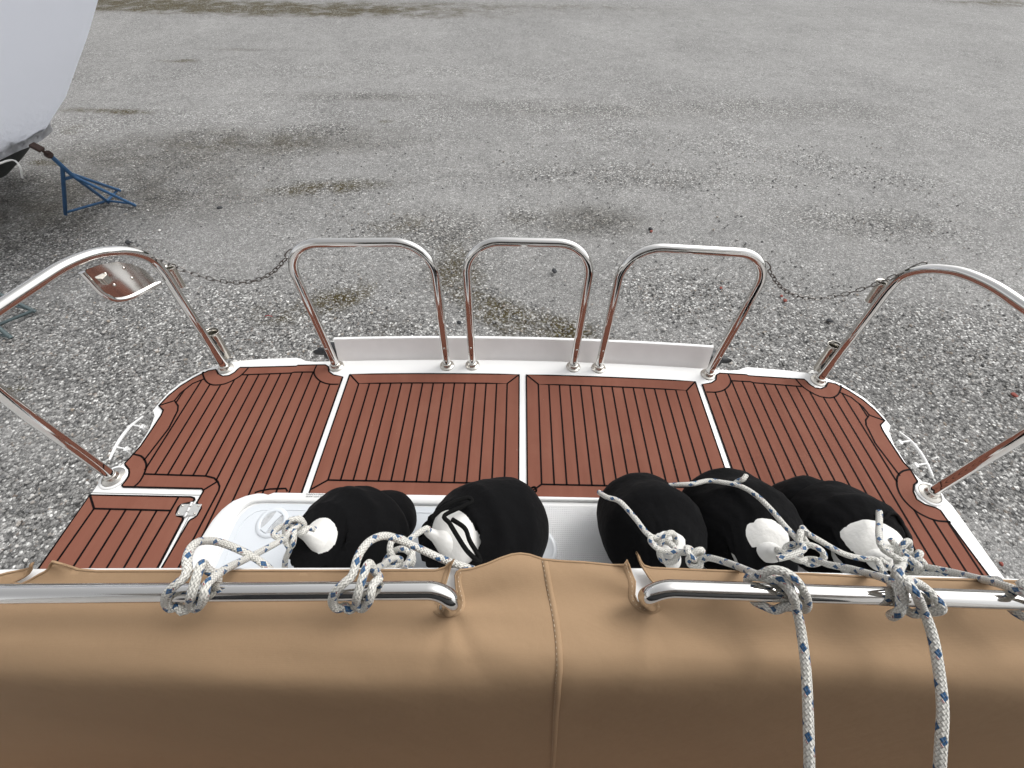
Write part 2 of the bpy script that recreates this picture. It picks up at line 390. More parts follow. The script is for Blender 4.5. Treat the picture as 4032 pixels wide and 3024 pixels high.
# patches: (px, py, rx, ry, angle, moss, loose, dark) in metres on the ground; dark includes painted shade of the wrapped boat
def gp(x, y): return atz(x, y, GZ)[:2]
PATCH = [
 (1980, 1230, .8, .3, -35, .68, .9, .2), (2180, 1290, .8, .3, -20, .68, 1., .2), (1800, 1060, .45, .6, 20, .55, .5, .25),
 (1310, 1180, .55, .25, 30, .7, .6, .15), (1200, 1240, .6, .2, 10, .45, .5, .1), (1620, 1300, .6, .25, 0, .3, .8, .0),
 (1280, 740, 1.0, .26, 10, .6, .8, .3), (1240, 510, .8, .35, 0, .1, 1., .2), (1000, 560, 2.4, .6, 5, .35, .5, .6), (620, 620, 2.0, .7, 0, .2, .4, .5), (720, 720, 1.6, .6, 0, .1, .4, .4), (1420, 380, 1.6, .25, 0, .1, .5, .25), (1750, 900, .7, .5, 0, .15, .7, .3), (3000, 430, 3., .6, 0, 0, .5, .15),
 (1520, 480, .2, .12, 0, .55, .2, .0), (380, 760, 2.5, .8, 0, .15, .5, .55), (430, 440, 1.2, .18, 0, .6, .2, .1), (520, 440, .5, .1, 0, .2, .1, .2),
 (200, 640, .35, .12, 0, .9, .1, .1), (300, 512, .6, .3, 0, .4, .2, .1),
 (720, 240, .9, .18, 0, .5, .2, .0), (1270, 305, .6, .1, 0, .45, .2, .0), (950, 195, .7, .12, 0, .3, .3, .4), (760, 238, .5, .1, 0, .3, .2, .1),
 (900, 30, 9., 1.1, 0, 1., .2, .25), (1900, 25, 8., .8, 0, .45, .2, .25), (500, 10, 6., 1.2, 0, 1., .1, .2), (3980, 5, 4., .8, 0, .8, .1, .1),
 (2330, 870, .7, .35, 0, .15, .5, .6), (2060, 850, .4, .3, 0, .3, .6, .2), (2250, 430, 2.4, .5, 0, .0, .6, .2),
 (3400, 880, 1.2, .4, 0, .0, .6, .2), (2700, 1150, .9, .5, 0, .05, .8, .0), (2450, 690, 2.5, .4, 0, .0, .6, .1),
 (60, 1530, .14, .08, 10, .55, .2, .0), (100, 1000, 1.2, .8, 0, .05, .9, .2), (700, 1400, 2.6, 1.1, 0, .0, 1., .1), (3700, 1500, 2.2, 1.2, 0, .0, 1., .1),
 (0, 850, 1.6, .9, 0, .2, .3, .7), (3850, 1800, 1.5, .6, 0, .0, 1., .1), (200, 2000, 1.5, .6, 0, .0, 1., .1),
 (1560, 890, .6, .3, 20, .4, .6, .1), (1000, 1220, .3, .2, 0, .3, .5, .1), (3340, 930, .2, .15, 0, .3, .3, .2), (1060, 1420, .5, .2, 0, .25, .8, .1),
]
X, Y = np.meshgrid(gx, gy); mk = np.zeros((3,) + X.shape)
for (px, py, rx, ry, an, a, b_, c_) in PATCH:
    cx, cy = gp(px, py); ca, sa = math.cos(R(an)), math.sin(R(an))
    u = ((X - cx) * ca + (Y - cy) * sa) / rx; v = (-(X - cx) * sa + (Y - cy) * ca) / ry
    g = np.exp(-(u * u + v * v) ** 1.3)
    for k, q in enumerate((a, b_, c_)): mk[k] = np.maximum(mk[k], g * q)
# tyre-swept curving lanes of looser stones
ang = np.hypot(X + 2.5, Y + 9.0)
mk[1] = np.maximum(mk[1], .35 * np.exp(-((ang - 17.5) / .5) ** 2) + .3 * np.exp(-((ang - 20.2) / .5) ** 2))
Z = GZ + .015 * np.sin(X * .9 + .3 * Y) * np.cos(Y * .7) + .010 * np.sin(2.3 * X + 1.1 * Y) - .02 * mk[1] * 0
nx_, ny_ = len(gx), len(gy)
gv = np.stack([X, Y, Z], -1).reshape(-1, 3)
ii = np.arange((ny_ - 1) * nx_).reshape(ny_ - 1, nx_)[:, :-1].ravel()
gf = np.stack([ii, ii + 1, ii + 1 + nx_, ii + nx_], -1)
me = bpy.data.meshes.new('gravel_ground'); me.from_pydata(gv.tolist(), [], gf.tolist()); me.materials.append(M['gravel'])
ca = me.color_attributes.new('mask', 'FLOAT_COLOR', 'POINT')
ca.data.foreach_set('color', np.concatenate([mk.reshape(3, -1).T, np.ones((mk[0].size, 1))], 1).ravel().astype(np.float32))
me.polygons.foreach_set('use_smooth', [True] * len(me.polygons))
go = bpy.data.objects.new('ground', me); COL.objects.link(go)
tag(go, 'grey gravel boatyard ground with moss and stone patches', 'ground', kind='structure')

# loose pebbles lying on the gravel (one mass)
def ico():
    bm = bmesh.new(); bmesh.ops.create_icosphere(bm, subdivisions=1, radius=1); v = np.array([q.co[:] for q in bm.verts]); f = [tuple(a.index for a in p.verts) for p in bm.faces]; bm.free(); return v, f
IV, IF = ico()
def pebble_mat():
    m = bpy.data.materials.new('pebbles'); m.use_nodes = True; t = m.node_tree; b = t.nodes['Principled BSDF']; x = NX(t)
    g = t.nodes.new('ShaderNodeNewGeometry')
    c = x.ramp(g.outputs['Random Per Island'], [(0., (.08, .08, .08)), (.15, (.15, .15, .15)), (.55, (.22, .215, .205)), (.85, (.36, .35, .335)), (.95, (.27, .23, .19)), (1., (.58, .57, .55))])
    t.links.new(c, b.inputs['Base Color']); b.inputs['Roughness'].default_value = .85; b.inputs['Specular IOR Level'].default_value = .2; return m
M['pebble'] = pebble_mat()
pv = []; pf = []
def pebble(cx, cy, r, arr_v, arr_f):
    A = np.array(Matrix.Rotation(random.uniform(0, 6.28), 3, 'Z')) @ np.array(Matrix.Rotation(random.uniform(-.5, .5), 3, 'X'))
    v = IV * (1 + np.random.uniform(-.22, .22, (len(IV), 1))) * np.array([r * random.uniform(.9, 1.5), r, r * random.uniform(.5, .8)])
    v = v @ A.T + np.array([cx, cy, GZ + r * .3 + .012]); o = len(arr_v)
    arr_v.extend(map(tuple, v)); arr_f.extend([tuple(o + k for k in f) for f in IF])
n_ok = 0
while n_ok < 14000:
    x_ = random.uniform(-6, 6.5); y_ = random.uniform(.3, 8)
    if abs(x_) < 1.5 and y_ < 2.2: continue
    ix = np.searchsorted(gx, x_); iy = np.searchsorted(gy, y_); d = mk[1][min(iy, ny_ - 1), min(ix, nx_ - 1)]
    if random.random() > .12 + .75 * d: continue
    if random.random() > 1.15 - y_ / 9: continue
    pebble(x_, y_, random.choice((.005, .006, .007, .009, .013)) * random.uniform(.7, 1.2), pv, pf); n_ok += 1
me = bpy.data.meshes.new('loose_pebbles'); me.from_pydata(pv, [], pf); me.materials.append(M['pebble'])
o = bpy.data.objects.new('loose_pebbles', me); COL.objects.link(o)
tag(o, 'loose grey and white pebbles scattered over the gravel', 'pebbles', kind='stuff')

def rock(px, py, r, m, name, label, cat, group=None, flat=.6, long=1.3):
    cx, cy = gp(px, py); bm = bmesh.new(); bmesh.ops.create_icosphere(bm, subdivisions=2, radius=1)
    for v in bm.verts:
        k = 1 + .35 * noise.noise(v.co * 1.3 + Vector((px * .01, py * .01, 0))); v.co = Vector((v.co.x * r * long * k, v.co.y * r * k, v.co.z * r * flat * k))
    me = bpy.data.meshes.new(name); bm.to_mesh(me); bm.free(); me.materials.append(m)
    o = bpy.data.objects.new(name, me); COL.objects.link(o); o.location = (cx, cy, GZ + r * .35 + .01); o.rotation_euler = (0, 0, px % 7)
    return tag(o, label, cat, group)
for px, py, r, lb in ((1808, 1274, .022, 'small black stone on the gravel between the left hoop rail and the middle hoop'),
                      (2182, 1072, .030, 'dark grey angular stone framed by the middle hoop rail'),
                      (3262, 1268, .025, 'black stone on the gravel left of the right side rail leg'),
                      (510, 960, .030, 'black stone on the shaded gravel above the left side rail'),
                      (868, 824, .032, 'dark stone alone on the gravel right of the blue boat stand'),
                      (2560, 905, .024, 'dark pebble on the gravel above the right hoop rail')):
    rock(px, py, r, M['stone_dark'], 'dark_stone', lb, 'stone', 'dark stones on the gravel')
for px, py, r, lb in ((2836, 1138, .018, 'reddish brick chip seen through the right hoop rail'),
                      (3074, 1170, .016, 'upper of two red brick chips below the right chain'),
                      (3088, 1188, .020, 'lower, larger of two red brick chips below the right chain'),
                      (3985, 1560, .022, 'dark red chip on the gravel under the right side rail'),
                      (2563, 915, .018, 'orange brown chip on the gravel above the right hoop rail'),
                      (3935, 2222, .012, 'dull red chip on gravel beside the right forward deck corner')):
    rock(px, py, r, M['brick'], 'brick_chip', lb, 'chip', 'red brick chips on the gravel')
mb = MB(); c = gp(1062, 1251); sweep(mb, catmull([(c[0] - .035, c[1], GZ + .02), (c[0], c[1] + .006, GZ + .026), (c[0] + .035, c[1] - .002, GZ + .02)], .01), .0045, 8)
tag(mb.build('plastic_scrap', M['red']), 'short red plastic strip lying on the gravel left of the left hoop rail', 'scrap')

# unseen distant trees, added to put a dark band in the rail reflections
tv = []; tf = []
for k in range(420):
    a = R(random.uniform(-100, 100)); d = random.uniform(55, 75); x_ = d * math.sin(a); y_ = d * math.cos(a)
    h = random.uniform(4, 9); r = random.uniform(2, 4)
    v = IV * (1 + np.random.uniform(-.3, .3, (len(IV), 1))) * np.array([r, r, h * .5]) + np.array([x_, y_, GZ + h * .45]); o_ = len(tv)
    tv.extend(map(tuple, v)); tf.extend([tuple(o_ + q for q in f) for f in IF])
me = bpy.data.meshes.new('unseen_reflected_wood'); me.from_pydata(tv, [], tf); me.materials.append(mat('unseen_wood_dark', (.035, .04, .025), .9, var=.5, vscale=1.5))
o = bpy.data.objects.new('unseen_reflected_wood', me); COL.objects.link(o); tag(o, 'unseen distant wood added to darken the rail reflections', 'wood', kind='stuff')

# ------------------------------------------------------------------ THE BOAT
boat = empty('motor_boat', (0, .19, GZ))
tag(boat, 'white motor boat stern with brown planked swim platform and polished steel hoop rails', 'boat')
boat.location = (0, 0, 0)
RAFT = [(2820, 1455), (2875, 1459), (2910, 1457), (2928, 1449), (2945, 1446), (3083, 1457), (3169, 1468), (3247, 1486), (3318, 1515), (3396, 1562), (3443, 1601), (3474, 1636), (3506, 1675), (3500, 1698), (3521, 1753), (3584, 1851), (3630, 1895), (3672, 1921), (3709, 1951), (3751, 1993), (3956, 2279), (4090, 2465)]
right = P2(RAFT)
# the aft edge between the hoops is gently bowed
mid = [(x, 1.367 - .034 * (x / 1.05) ** 2) for x in np.linspace(-.95, .95, 15)]
LF = P2([(407, 1876), (363, 1939), (350, 1952), (148, 2238), (60, 2362)])
lmir = mir(right)[:18]
outline = lmir[::-1] and (LF[::-1] + lmir[::-1] + mid + right)
mb = MB(); prism(mb, outline, -.07, 0.)
mb.build('swim_platform', M['gel'], boat, bevel=.007, seg=3)
# bump fairings on the rim outboard
mb = MB()
hullpoly = [(-1.62, .055), (-1.62, .6), (-1.5, 1.1), (1.5, 1.1), (1.62, .6), (1.62, .055)]
prism(mb, hullpoly, GZ + .25, -.075); prism(mb, [(-2.3, -1.1), (-2.3, .05), (2.3, .05), (2.3, -1.1)], GZ + .25, -.54); mb.build('hull', M['gel'], boat, bevel=.08, seg=4)

WD = .0075
def seam(mb, pts, wd=WD, closed=False): ribbon(mb, pts, wd, .0035, .0052, 1, closed)
def panel(outer, seams, planks_poly, xs, name='deck_panel', wd=WD, edge=True, z=.004):
    mb = MB(); prism(mb, outer, .0005, z, 0)
    if edge: ribbon(mb, list(outer), wd * .9, .001, z + .0012, 1, True)
    for s in seams: seam(mb, s, wd)
    for x in xs:
        for a, b in vline(planks_poly, x): seam(mb, [(x, a - .002), (x, b + .002)], wd)
    return mb.build(name, [M['teak'], M['caulk']], boat)
# centre panels
PX0 = atz(1414.6, 1507)[0]; PX1 = atz(2002, 1506)[0]; PITCH = (PX1 - PX0) / 14
yA = lambda x: 1.267 - .022 * (x / .9) ** 2            # aft edge follows the bow of the platform
def centre(sgn):
    xi, xo = .019, .909; bw = .062
    outer = [(xi, .30)] + [(x, yA(x)) for x in np.linspace(xi, xo, 9)] + [(xo, .30)]
    inn = [(xi + bw, .66)] + [(x, yA(x) - bw) for x in np.linspace(xi + bw, xo - bw, 9)] + [(xo - bw, .66)]
    ss = [inn, [(xi, yA(xi)), (xi + bw, yA(xi) - bw)], [(xo, yA(xo)), (xo - bw, yA(xo) - bw)],
          [(xi + bw, .66), (xo - bw, .66)], [(xi, .615), (xi + bw, .66)], [(xo, .615), (xo - bw, .66)]]
    n = 14; xs = [xi + bw + (xo - xi - 2 * bw) * k / n for k in range(1, n)]
    if sgn < 0: outer = mir(outer); ss = [mir(s) for s in ss]; xs = [-x for x in xs]; inn = mir(inn)
    panel(outer, ss, inn + ([(inn[0][0], inn[0][1])] if 0 else []), xs)
centre(-1); centre(1)
# outer panels
RO = [(2774, 1515), (2801, 1509), (2818, 1497), (2820, 1478), (2832, 1471), (2872, 1473), (2938, 1477), (2946, 1481), (3126, 1493), (3165, 1495), (3174, 1503), (3185, 1515), (3208, 1529), (3232, 1532), (3250, 1524), (3259, 1507), (3288, 1513), (3341, 1541), (3396, 1577), (3443, 1617), (3481, 1658), (3464, 1675), (3472, 1695), (3502, 1742), (3553, 1820), (3581, 1850), (3609, 1895), (3606, 1902), (3595, 1911), (3593, 1937), (3606, 1967), (3639, 1988), (3681, 2000), (3700, 2011), (3716, 2035), (3889, 2268), (4020, 2450)]
ro = P2(RO); xi = .942
ARC1 = P2([(2865, 1473), (2876, 1499), (2870, 1519), (2848, 1538), (2817, 1546), (2780, 1545)])
BAND = P2([(2876, 1501), (2954, 1505), (2966, 1509), (3155, 1524)])
ARC2 = P2([(3130, 1493), (3153, 1519), (3177, 1538), (3224, 1562), (3271, 1568), (3298, 1554), (3310, 1526), (3308, 1518)])
BAND2 = P2([(3304, 1546), (3349, 1566), (3396, 1605), (3420, 1636)])
ARC3 = P2([(3481, 1658), (3420, 1636), (3406, 1656), (3408, 1675), (3420, 1699), (3443, 1746), (3540, 1875)])
ARC4 = P2([(3581, 1850), (3555, 1855), (3536, 1869), (3528, 1890), (3532, 1927), (3555, 1969), (3606, 2016), (3676, 2049), (3739, 2056)])
def smooth2(p): return [(v.x, v.y) for v in catmull([(a, b, 0) for a, b in p], .012)]
ARC1, ARC2, ARC4 = map(smooth2, (ARC1, ARC2, ARC4))
outerR = [(xi, .25)] + [(xi, ro[0][1])] + ro[1:]
innerR = [(xi, .25), (xi, ARC1[-1][1])] + ARC1[::-1][:-3] + BAND + ARC2[3:-2] + BAND2 + ARC3[2:] + ARC4[4:] + P2([(3889, 2268), (4020, 2450)])
xsR = [xi + .052 + PITCH * k for k in range(0, 18)]
panel(outerR, [ARC1, BAND, ARC2, BAND2, ARC3, ARC4], innerR, xsR)
LNOT = P2([(494, 1827), (499, 1836), (510, 1849), (512, 1862), (510, 1876), (499, 1893), (483, 1912), (488, 1918), (797, 1925), (803, 1931), (803, 1937), (778, 1980), (780, 1986), (792, 1993), (795, 2002), (778, 2032), (768, 2040), (752, 2048), (745, 2056), (637, 2242), (560, 2378)])
lm = mir(outerR)
# mirrored rim up to the forward pad, then the notch of the gangway gate
keep = lm[:26]
outerL = keep + LNOT
ARC4L = smooth2(P2([(529, 1790), (559, 1798), (575, 1817), (579, 1838), (570, 1868), (553, 1898), (532, 1917)]))
BL = P2([(571, 1868), (814, 1876), (846, 1884), (860, 1898), (867, 1917), (864, 1932), (706, 2236), (620, 2390)])
MIT = P2([(804, 1931), (859, 1897)]); TOPL = P2([(1005, 1942), (1024, 1935), (1066, 1927), (1127, 1925), (1134, 1937)])
innerL = mir(innerR)[:len(innerR) - len(ARC4[4:]) - 2] + ARC4L[4:-8] + BL
panel(outerL, [mir(ARC1), mir(BAND), mir(ARC2), mir(BAND2), mir(ARC3), ARC4L, BL, MIT, TOPL], innerL, [-x for x in xsR])
# gangway gate panel with its hinge
GATE = P2([(358, 1950), (754, 1958), (766, 1962), (768, 1970), (757, 1979), (727, 1985), (713, 1990), (705, 1998), (697, 2020), (700, 2032), (722, 2038), (722, 2046), (719, 2053), (621, 2240), (545, 2380), (58, 2372), (157, 2238)])
gin = P2([(374, 2004), (675, 2012), (460, 2380), (110, 2380)])
gx0 = gin[0][0]
mb_p = panel(GATE, [P2([(358, 1952), (374, 2004)]), [gin[0], gin[1]], P2([(675, 2012), (705, 1960)]), [gin[0], gin[3]], [gin[1], gin[2]]],
      gin, [gx0 + .068 + PITCH * 1.15 * k for k in range(0, 5)], name='gate_panel')
mb = MB(); gap = P2([(363, 1940), (790, 1950), (770, 1985), (640, 2235), (560, 2375)]); ribbon(mb, gap[:2] + gap[2:], .003, -.002, .0012)
mb.build('gate_gap', mat('gap_shadow', (.25, .25, .25), .8), boat)
hinge = MB(); hc = Vector(atz(747, 2009)); e1 = (Vector(atz(640, 2242)) - Vector(atz(770, 1985))).normalized(); e2 = Vector((-e1.y, e1.x, 0))
Mh = Matrix((( e2.x, e1.x, 0), (e2.y, e1.y, 0), (0, 0, 1)))
for sd in (-1, 1): box(hinge, hc + e2 * .023 * sd + Vector((0, 0, .0045)), (.038, .048, .004), 0, Mh)
for k in range(3): lathe(hinge, [(0, -.010), (.006, -.010), (.006, .010), (0, .010)], hc + e1 * (k - 1) * .0215 + Vector((0, 0, .008)), e1, 12)
hg = hinge.build('hinge', mat('cast_alloy', (.50, .50, .49), .35, .4), boat, bevel=.0015)
for sx in (-1, 1):
    for sy in (-1, 1):
        mb = MB(); lathe(mb, [(0, .0105), (.003, .0100), (.0045, .0075), (.0045, .006)], hc + e2 * .033 * sx + e1 * .016 * sy, seg=12); mb.build('screw', M['steel_dull'], hg)

# moulded step tray ahead of the teak, with locker lid on the left
RIM = [(640, 2360), (709, 2240), (781, 2125), (829, 2049), (864, 2008), (908, 1973), (962, 1951), (997, 1942), (1016, 1939), (1028, 1939), (1038, 1943), (1048, 1946), (1057, 1945), (1064, 1940), (1072, 1937), (1098, 1937)]
zr = .028
rim = [atz(x, y, zr)[:2] for x, y in RIM]; yb = rim[-1][1]
rim_full = rim + [(x, yb + .004) for x in np.linspace(-.9, .9, 7)] + mir(rim)[::-1]
INN = [(770, 2360), (832, 2238), (876, 2144), (918, 2052), (940, 2018), (962, 1999), (987, 1984), (1013, 1978), (1060, 1977)]
inn = [atz(x, y, zr - .01)[:2] for x, y in INN]
inn_full = inn + [(-.2, inn[-1][1]), (-.2, inn[-1][1] + .025), (1.02, inn[-1][1] + .025)] + [(1.10, .5), (1.2, .2)]
mb = MB(); n = len(rim_full)
# rim as ring: floor slab + raised rim via two prisms
prism(mb, rim_full, .001, .012)
o = mb.build('step_tray', M['gel'], boat, bevel=.004)
mb = MB()
ring_o = rim; ring_i = inn
k1, k2 = len(rim_full), len(inn_full)
# rim body built as strip between matched resampled outlines
def resample(p, n):
    p = [Vector(q[:2]) for q in p]; L = [0]
    for a, b in zip(p, p[1:]): L.append(L[-1] + (b - a).length)
    out = []
    for i in range(n):
        s = L[-1] * i / (n - 1); k = 0
        while k < len(L) - 2 and L[k + 1] < s: k += 1
        t = (s - L[k]) / max(1e-9, L[k + 1] - L[k]); out.append(p[k].lerp(p[k + 1], min(1, t)))
    return out
ro_c = resample(rim + [(-.2, yb + .004)], 60); ri_c = resample(inn + [(-.2, inn[-1][1])], 60)
ro_c += [Vector((x, yb + .004)) for x in (-.19, 0, .3, .6, .95)]; ri_c += [Vector((x, inn[-1][1] + .028)) for x in (-.17, 0, .3, .6, .95)]
def rimring(a, b):
    d = (b - a); return [(a, .008), (a + d * .03, zr - .006), (a + d * .10, zr), (a + d * .84, zr), (a + d * .93, zr - .004), (b, .014)]
vs = []; fs = []
for a, b in zip(ro_c, ri_c):
    for q, z in rimring(a, b): vs.append((q.x, q.y, z))
for i in range(len(ro_c) - 1):
    for k in range(5): fs.append((i * 6 + k, i * 6 + k + 1, (i + 1) * 6 + k + 1, (i + 1) * 6 + k))
mb.add(vs, fs, 0, True)
mb.build('tray_rim', M['gel'], boat)
mb = MB(); prism(mb, [(-.17, .2), (-.17, yb - .030), (1.0, yb - .030), (1.1, .45), (1.16, .2)], .010, .0145); mb.build('nonskid_pad', M['nonskid'], boat)
lid_o = [Vector(q) for q in inn] + [Vector((-.2, inn[-1][1]))]
lid = [(v.x + .012, v.y - .006) for v in lid_o] + [(-.2, .2)]
mb = MB(); prism(mb, lid, .010, .0165); ld = mb.build('locker_lid', M['lidwhite'], boat, bevel=.003)
lid2 = [(v.x + .035, v.y - .030) for v in lid_o[1:]] + [(-.22, .22)]
mb = MB(); ribbon(mb, lid2[:-1], .004, .0165, .0185); mb.build('lid_ridge', M['lidwhite'], ld)
lc = Vector(atz(1071, 2057, .018))
mb = MB(); lathe(mb, [(.062, .0), (.060, .004), (.048, .005), (.044, .0045), (.042, -.0005)], lc + Vector((0, 0, -.001)), seg=40)
la = mb.build('latch', M['lidwhite'], ld)
mb = MB(); lathe(mb, [(.042, .0006), (0.0, .0003)], lc + Vector((0, 0, 0)), seg=32); mb.build('recess', M['latch_in'], la)
mb = MB(); ang = R(62); Mb = Matrix.Rotation(ang, 3, 'Z')
pr = []
for t in np.linspace(-1, 1, 9): pr.append((t * .041, .010 + .006 * t * t))
bar = [(a, b) for a, b in pr] + [(a, -b) for a, b in pr[::-1]]
bar = [(math.cos(ang) * a - math.sin(ang) * b + lc.x, math.sin(ang) * a + math.cos(ang) * b + lc.y) for a, b in bar]
prism(mb, bar, lc.z, lc.z + .007); mb.build('thumb_bar', M['lidwhite'], la, bevel=.001)
# round inspection hatch in the nonskid
hcn = Vector(atz(2115, 2160, .016))
mb = MB(); lathe(mb, [(.078, 0), (.076, .004), (.064, .005), (.060, .003), (.058, .002), (0, .0025)], hcn, seg=40)
mb.build('deck_hatch', mat('clear_plastic', (.66, .68, .70), .2), boat)
# two lines of small print, upside down on the rim (too small to read in the photo)
def text(body, size, p, parent, rz):
    c = bpy.data.curves.new('caption', 'FONT'); c.body = body; c.size = size; c.extrude = .0002
    c.materials.append(M['ink']); t_ = bpy.data.objects.new('t', c); COL.objects.link(t_); bpy.context.view_layer.update()
    me = bpy.data.meshes.new_from_object(t_.evaluated_get(bpy.context.evaluated_depsgraph_get())); bpy.data.objects.remove(t_)
    o = bpy.data.objects.new('caption', me); o.location = p; o.rotation_euler = (0, 0, rz); COL.objects.link(o); o.parent = parent; return o
p1 = atz(1311, 1945, zr + .001); p2 = atz(1311, 1954, zr + .001)
text('DO NOT USE SWIM LADDER', .0088, p2, boat, math.pi)
text('WHEN ENGINE IS RUNNING', .0088, p1, boat, math.pi)

# transom, then an unseen cabin shell added to shade the cover front
RY, RZ = .130, .76                      # axis of the near handrail
mb = MB(); tp = [atz(x, y, .641)[:2] for x, y in ((-3500, 2262), (-600, 2252), (0, 2243), (300, 2238), (1000, 2236), (1800, 2236), (2600, 2238), (3200, 2254), (3900, 2276), (4600, 2300), (7000, 2350))] + [ (2.2, .06), (-2.2, .06)]
prism(mb, tp, -.3, .641); mb.build('transom', M['gel'], boat, bevel=.006, seg=3)
mb = MB(); box(mb, (0, -1.12, .9), (4.6, .08, 2.6)); box(mb, (0, -.78, 2.24), (4.4, .8, .06)); box(mb, (-2.34, -.52, .08), (.12, 1.1, 1.1)); box(mb, (2.34, -.52, .08), (.12, 1.1, 1.1)); mb.build('unseen_shade_cabin', M['gel'], boat, bevel=.01)  # unseen bulkhead, roof and side walls, added to block skylight from the cover
mb = MB(); box(mb, (0, -1.075, 1.25), (3.0, .02, 1.5)); mb.build('dark_reflection_panel', mat('dark_panel_gloss', (.02, .022, .025), .08), boat)  # unseen dark panel, added for a dark streak in the handrail reflections
mb = MB(); box(mb, (0, -.74, -.50), (4.5, .72, .04)); mb.build('cockpit_floor', M['teak'], boat)

def flange(p, parent, r=.038, tilt=None):
    mb = MB(); lathe(mb, [(0, .0), (r, .0), (r, .003), (r * .94, .0055), (.027, .0065), (.0245, .009), (.024, .024), (.0225, .026), (0, .026)], p, tilt or (0, 0, 1), seg=32)
    return mb.build('base_flange', M['steel_dull'], parent)
def screw(p, nrm, parent, r=.005):
    mb = MB(); lathe(mb, [(r, -.001), (r, .0015), (r * .6, .003), (0, .0035)], p, nrm, seg=12); return mb.build('screw', M['steel_dull'], parent)
TR = .0192
def hoop(fl, fr, tl, tr, rc=.150):
    pts = densify(fillet([fl, tl, tr, fr], rc, 14), .03)
    mb = MB(); sweep(mb, pts, TR, 24); h = mb.build('hoop_rail', M['steel'], boat)
    for f_, t_ in ((fl, tl), (fr, tr)):
        f_ = Vector(f_); t_ = Vector(t_); flange(f_, h)
        d = (t_ - f_).normalized()
        for s in (.05, .14): screw(f_ + d * s + Vector((0, -TR, .002)), (0, -1, .3), h)
    return h
H1 = hoop((-.996, 1.299, 0), (-.408, 1.321, 0), (-1.005, 1.378, .686), (-.398, 1.40, .692))
H2 = hoop((-.272, 1.328, 0), (.273, 1.330, 0), (-.262, 1.405, .697), (.266, 1.405, .697))
H3 = hoop((.409, 1.326, 0), (.992, 1.296, 0), (.396, 1.402, .692), (1.005, 1.376, .686))
# board behind the hoops
mb = MB(); bx = np.linspace(-1.0, 1.005, 25)
def by(x): return 1.369 - .033 * (x / 1.0) ** 2
bot = [(x, by(x)) for x in bx]; topz = .112
vs = []; fs = []
for x in bx:
    for dy, z in ((0, -.02), (0, topz - .002), (.002, topz), (.014, topz), (.016, topz - .002), (.016, -.02)): vs.append((x, by(x) + dy + .50 * max(z, 0), z))
nb = len(bx); rw = 6
for i in range(nb - 1):
    for k in range(rw - 1): fs.append((i * rw + k, (i + 1) * rw + k, (i + 1) * rw + k + 1, i * rw + k + 1))
mb.add(vs, [f for i, f in enumerate(fs) if i % 5 not in (1, 2, 3)], 0); mb.add(vs, [f for i, f in enumerate(fs) if i % 5 in (1, 2, 3)], 1)
mb.add(vs, [tuple(range(6)), tuple(range((nb - 1) * 6, nb * 6))[::-1]], 1)
mb.build('stern_board', [M['board'], M['gel']], boat)

# side rails
RA = (1.573, 1.27, 0.); RB = (1.772, .654, 0.); e = Vector((RB[0] - RA[0], RB[1] - RA[1], 0)).normalized(); outn = (-e.y, e.x, -.05)
def rp(x, y): return Vector(atpl(x, y, RA, outn))
top = [rp(*q) for q in ((3500, 1135), (3560, 1082), (3640, 1060), (3720, 1062), (3800, 1078), (3910, 1126), (4032, 1206))]
fw = [rp(4032, 1712), rp(3850, 1827)]
c1 = top[-1] + (top[-1] - top[-3]).normalized() * .03
fwd_top = Vector((fw[0].x + .008, fw[0].y + .045, .62)) ; cor = Vector((fwd_top.x - .01, fwd_top.y + .035, .715))
path = [Vector(RA)] + [Vector(RA).lerp(top[0], k / 4) for k in (1, 2, 3)] + top + [c1 + (cor - c1) * .5, cor, fwd_top, fw[0], fw[0].lerp(Vector(RB), .5), Vector(RB)]
def leg_at(z):
    return Vector(RA).lerp(top[0], z / top[0].z)
def side_rail(sg):
    T_ = lambda v: Vector((v[0] * sg, v[1], v[2]))
    mb = MB(); sweep(mb, catmull([T_(v) for v in path], .015), TR, 24); h = mb.build('side_rail', M['steel'], boat)
    flange(T_(Vector(RA)), h); flange(T_(Vector(RB)), h, .044)
    mb = MB(); lathe(mb, [(.0, .001), (.056, .001), (.054, .004), (.045, .005)], T_(Vector(RB)), seg=36); mb.build('rubber_gasket', M['gel'], h)
    for zc, px, py in ((.13, (3287, 1358), (3222, 1452)), (.44, (3480, 1112), (3430, 1187))):
        L = leg_at(zc + .12); pm = Vector(atpl(px[0], px[1], (0, L.y + .035, 0), (0, 1, 0))); pb = Vector(atpl(py[0], py[1], (0, L.y + .018, 0), (0, 1, 0)))
        pm, pb = T_(pm), T_(pb); ax = (pm - pb).normalized(); Lh = (pm - pb).length
        mb = MB(); ro_, ri_ = .0235, .0215
        lathe(mb, [(ro_, 0), (ro_, Lh * .86), (ro_ + .001, Lh * .93), (.030, Lh), (.031, Lh + .002), (.029, Lh + .002), (ri_, Lh * .93), (ri_, 0), (ro_, 0)], pb, ax, seg=28)
        lathe(mb, [(ri_ - .0008, Lh * .60), (ri_ - .0004, Lh * .90), (.0272, Lh + .0012)], pb, ax, seg=28, m=1); lathe(mb, [(0, Lh * .62), (ri_ - .001, Lh * .62)], pb, ax, seg=28, m=1)
        rh = mb.build('rod_holder', [M['steel_dull'], M['bore_shade']], h)
        for s in (.25, .72):
            pc = pb.lerp(pm, s); d0 = (T_(leg_at(min(.56, max(.02, pc.z)))) - pc)
            mb = MB(); q = d0.to_track_quat('X', 'Z').to_matrix(); box(mb, pc + d0 * .62, (d0.length * .6, .022, .022), 0, q); mb.build('clamp', M['rubber'], rh, bevel=.003)
    return h
SR = side_rail(1); SL = side_rail(-1)
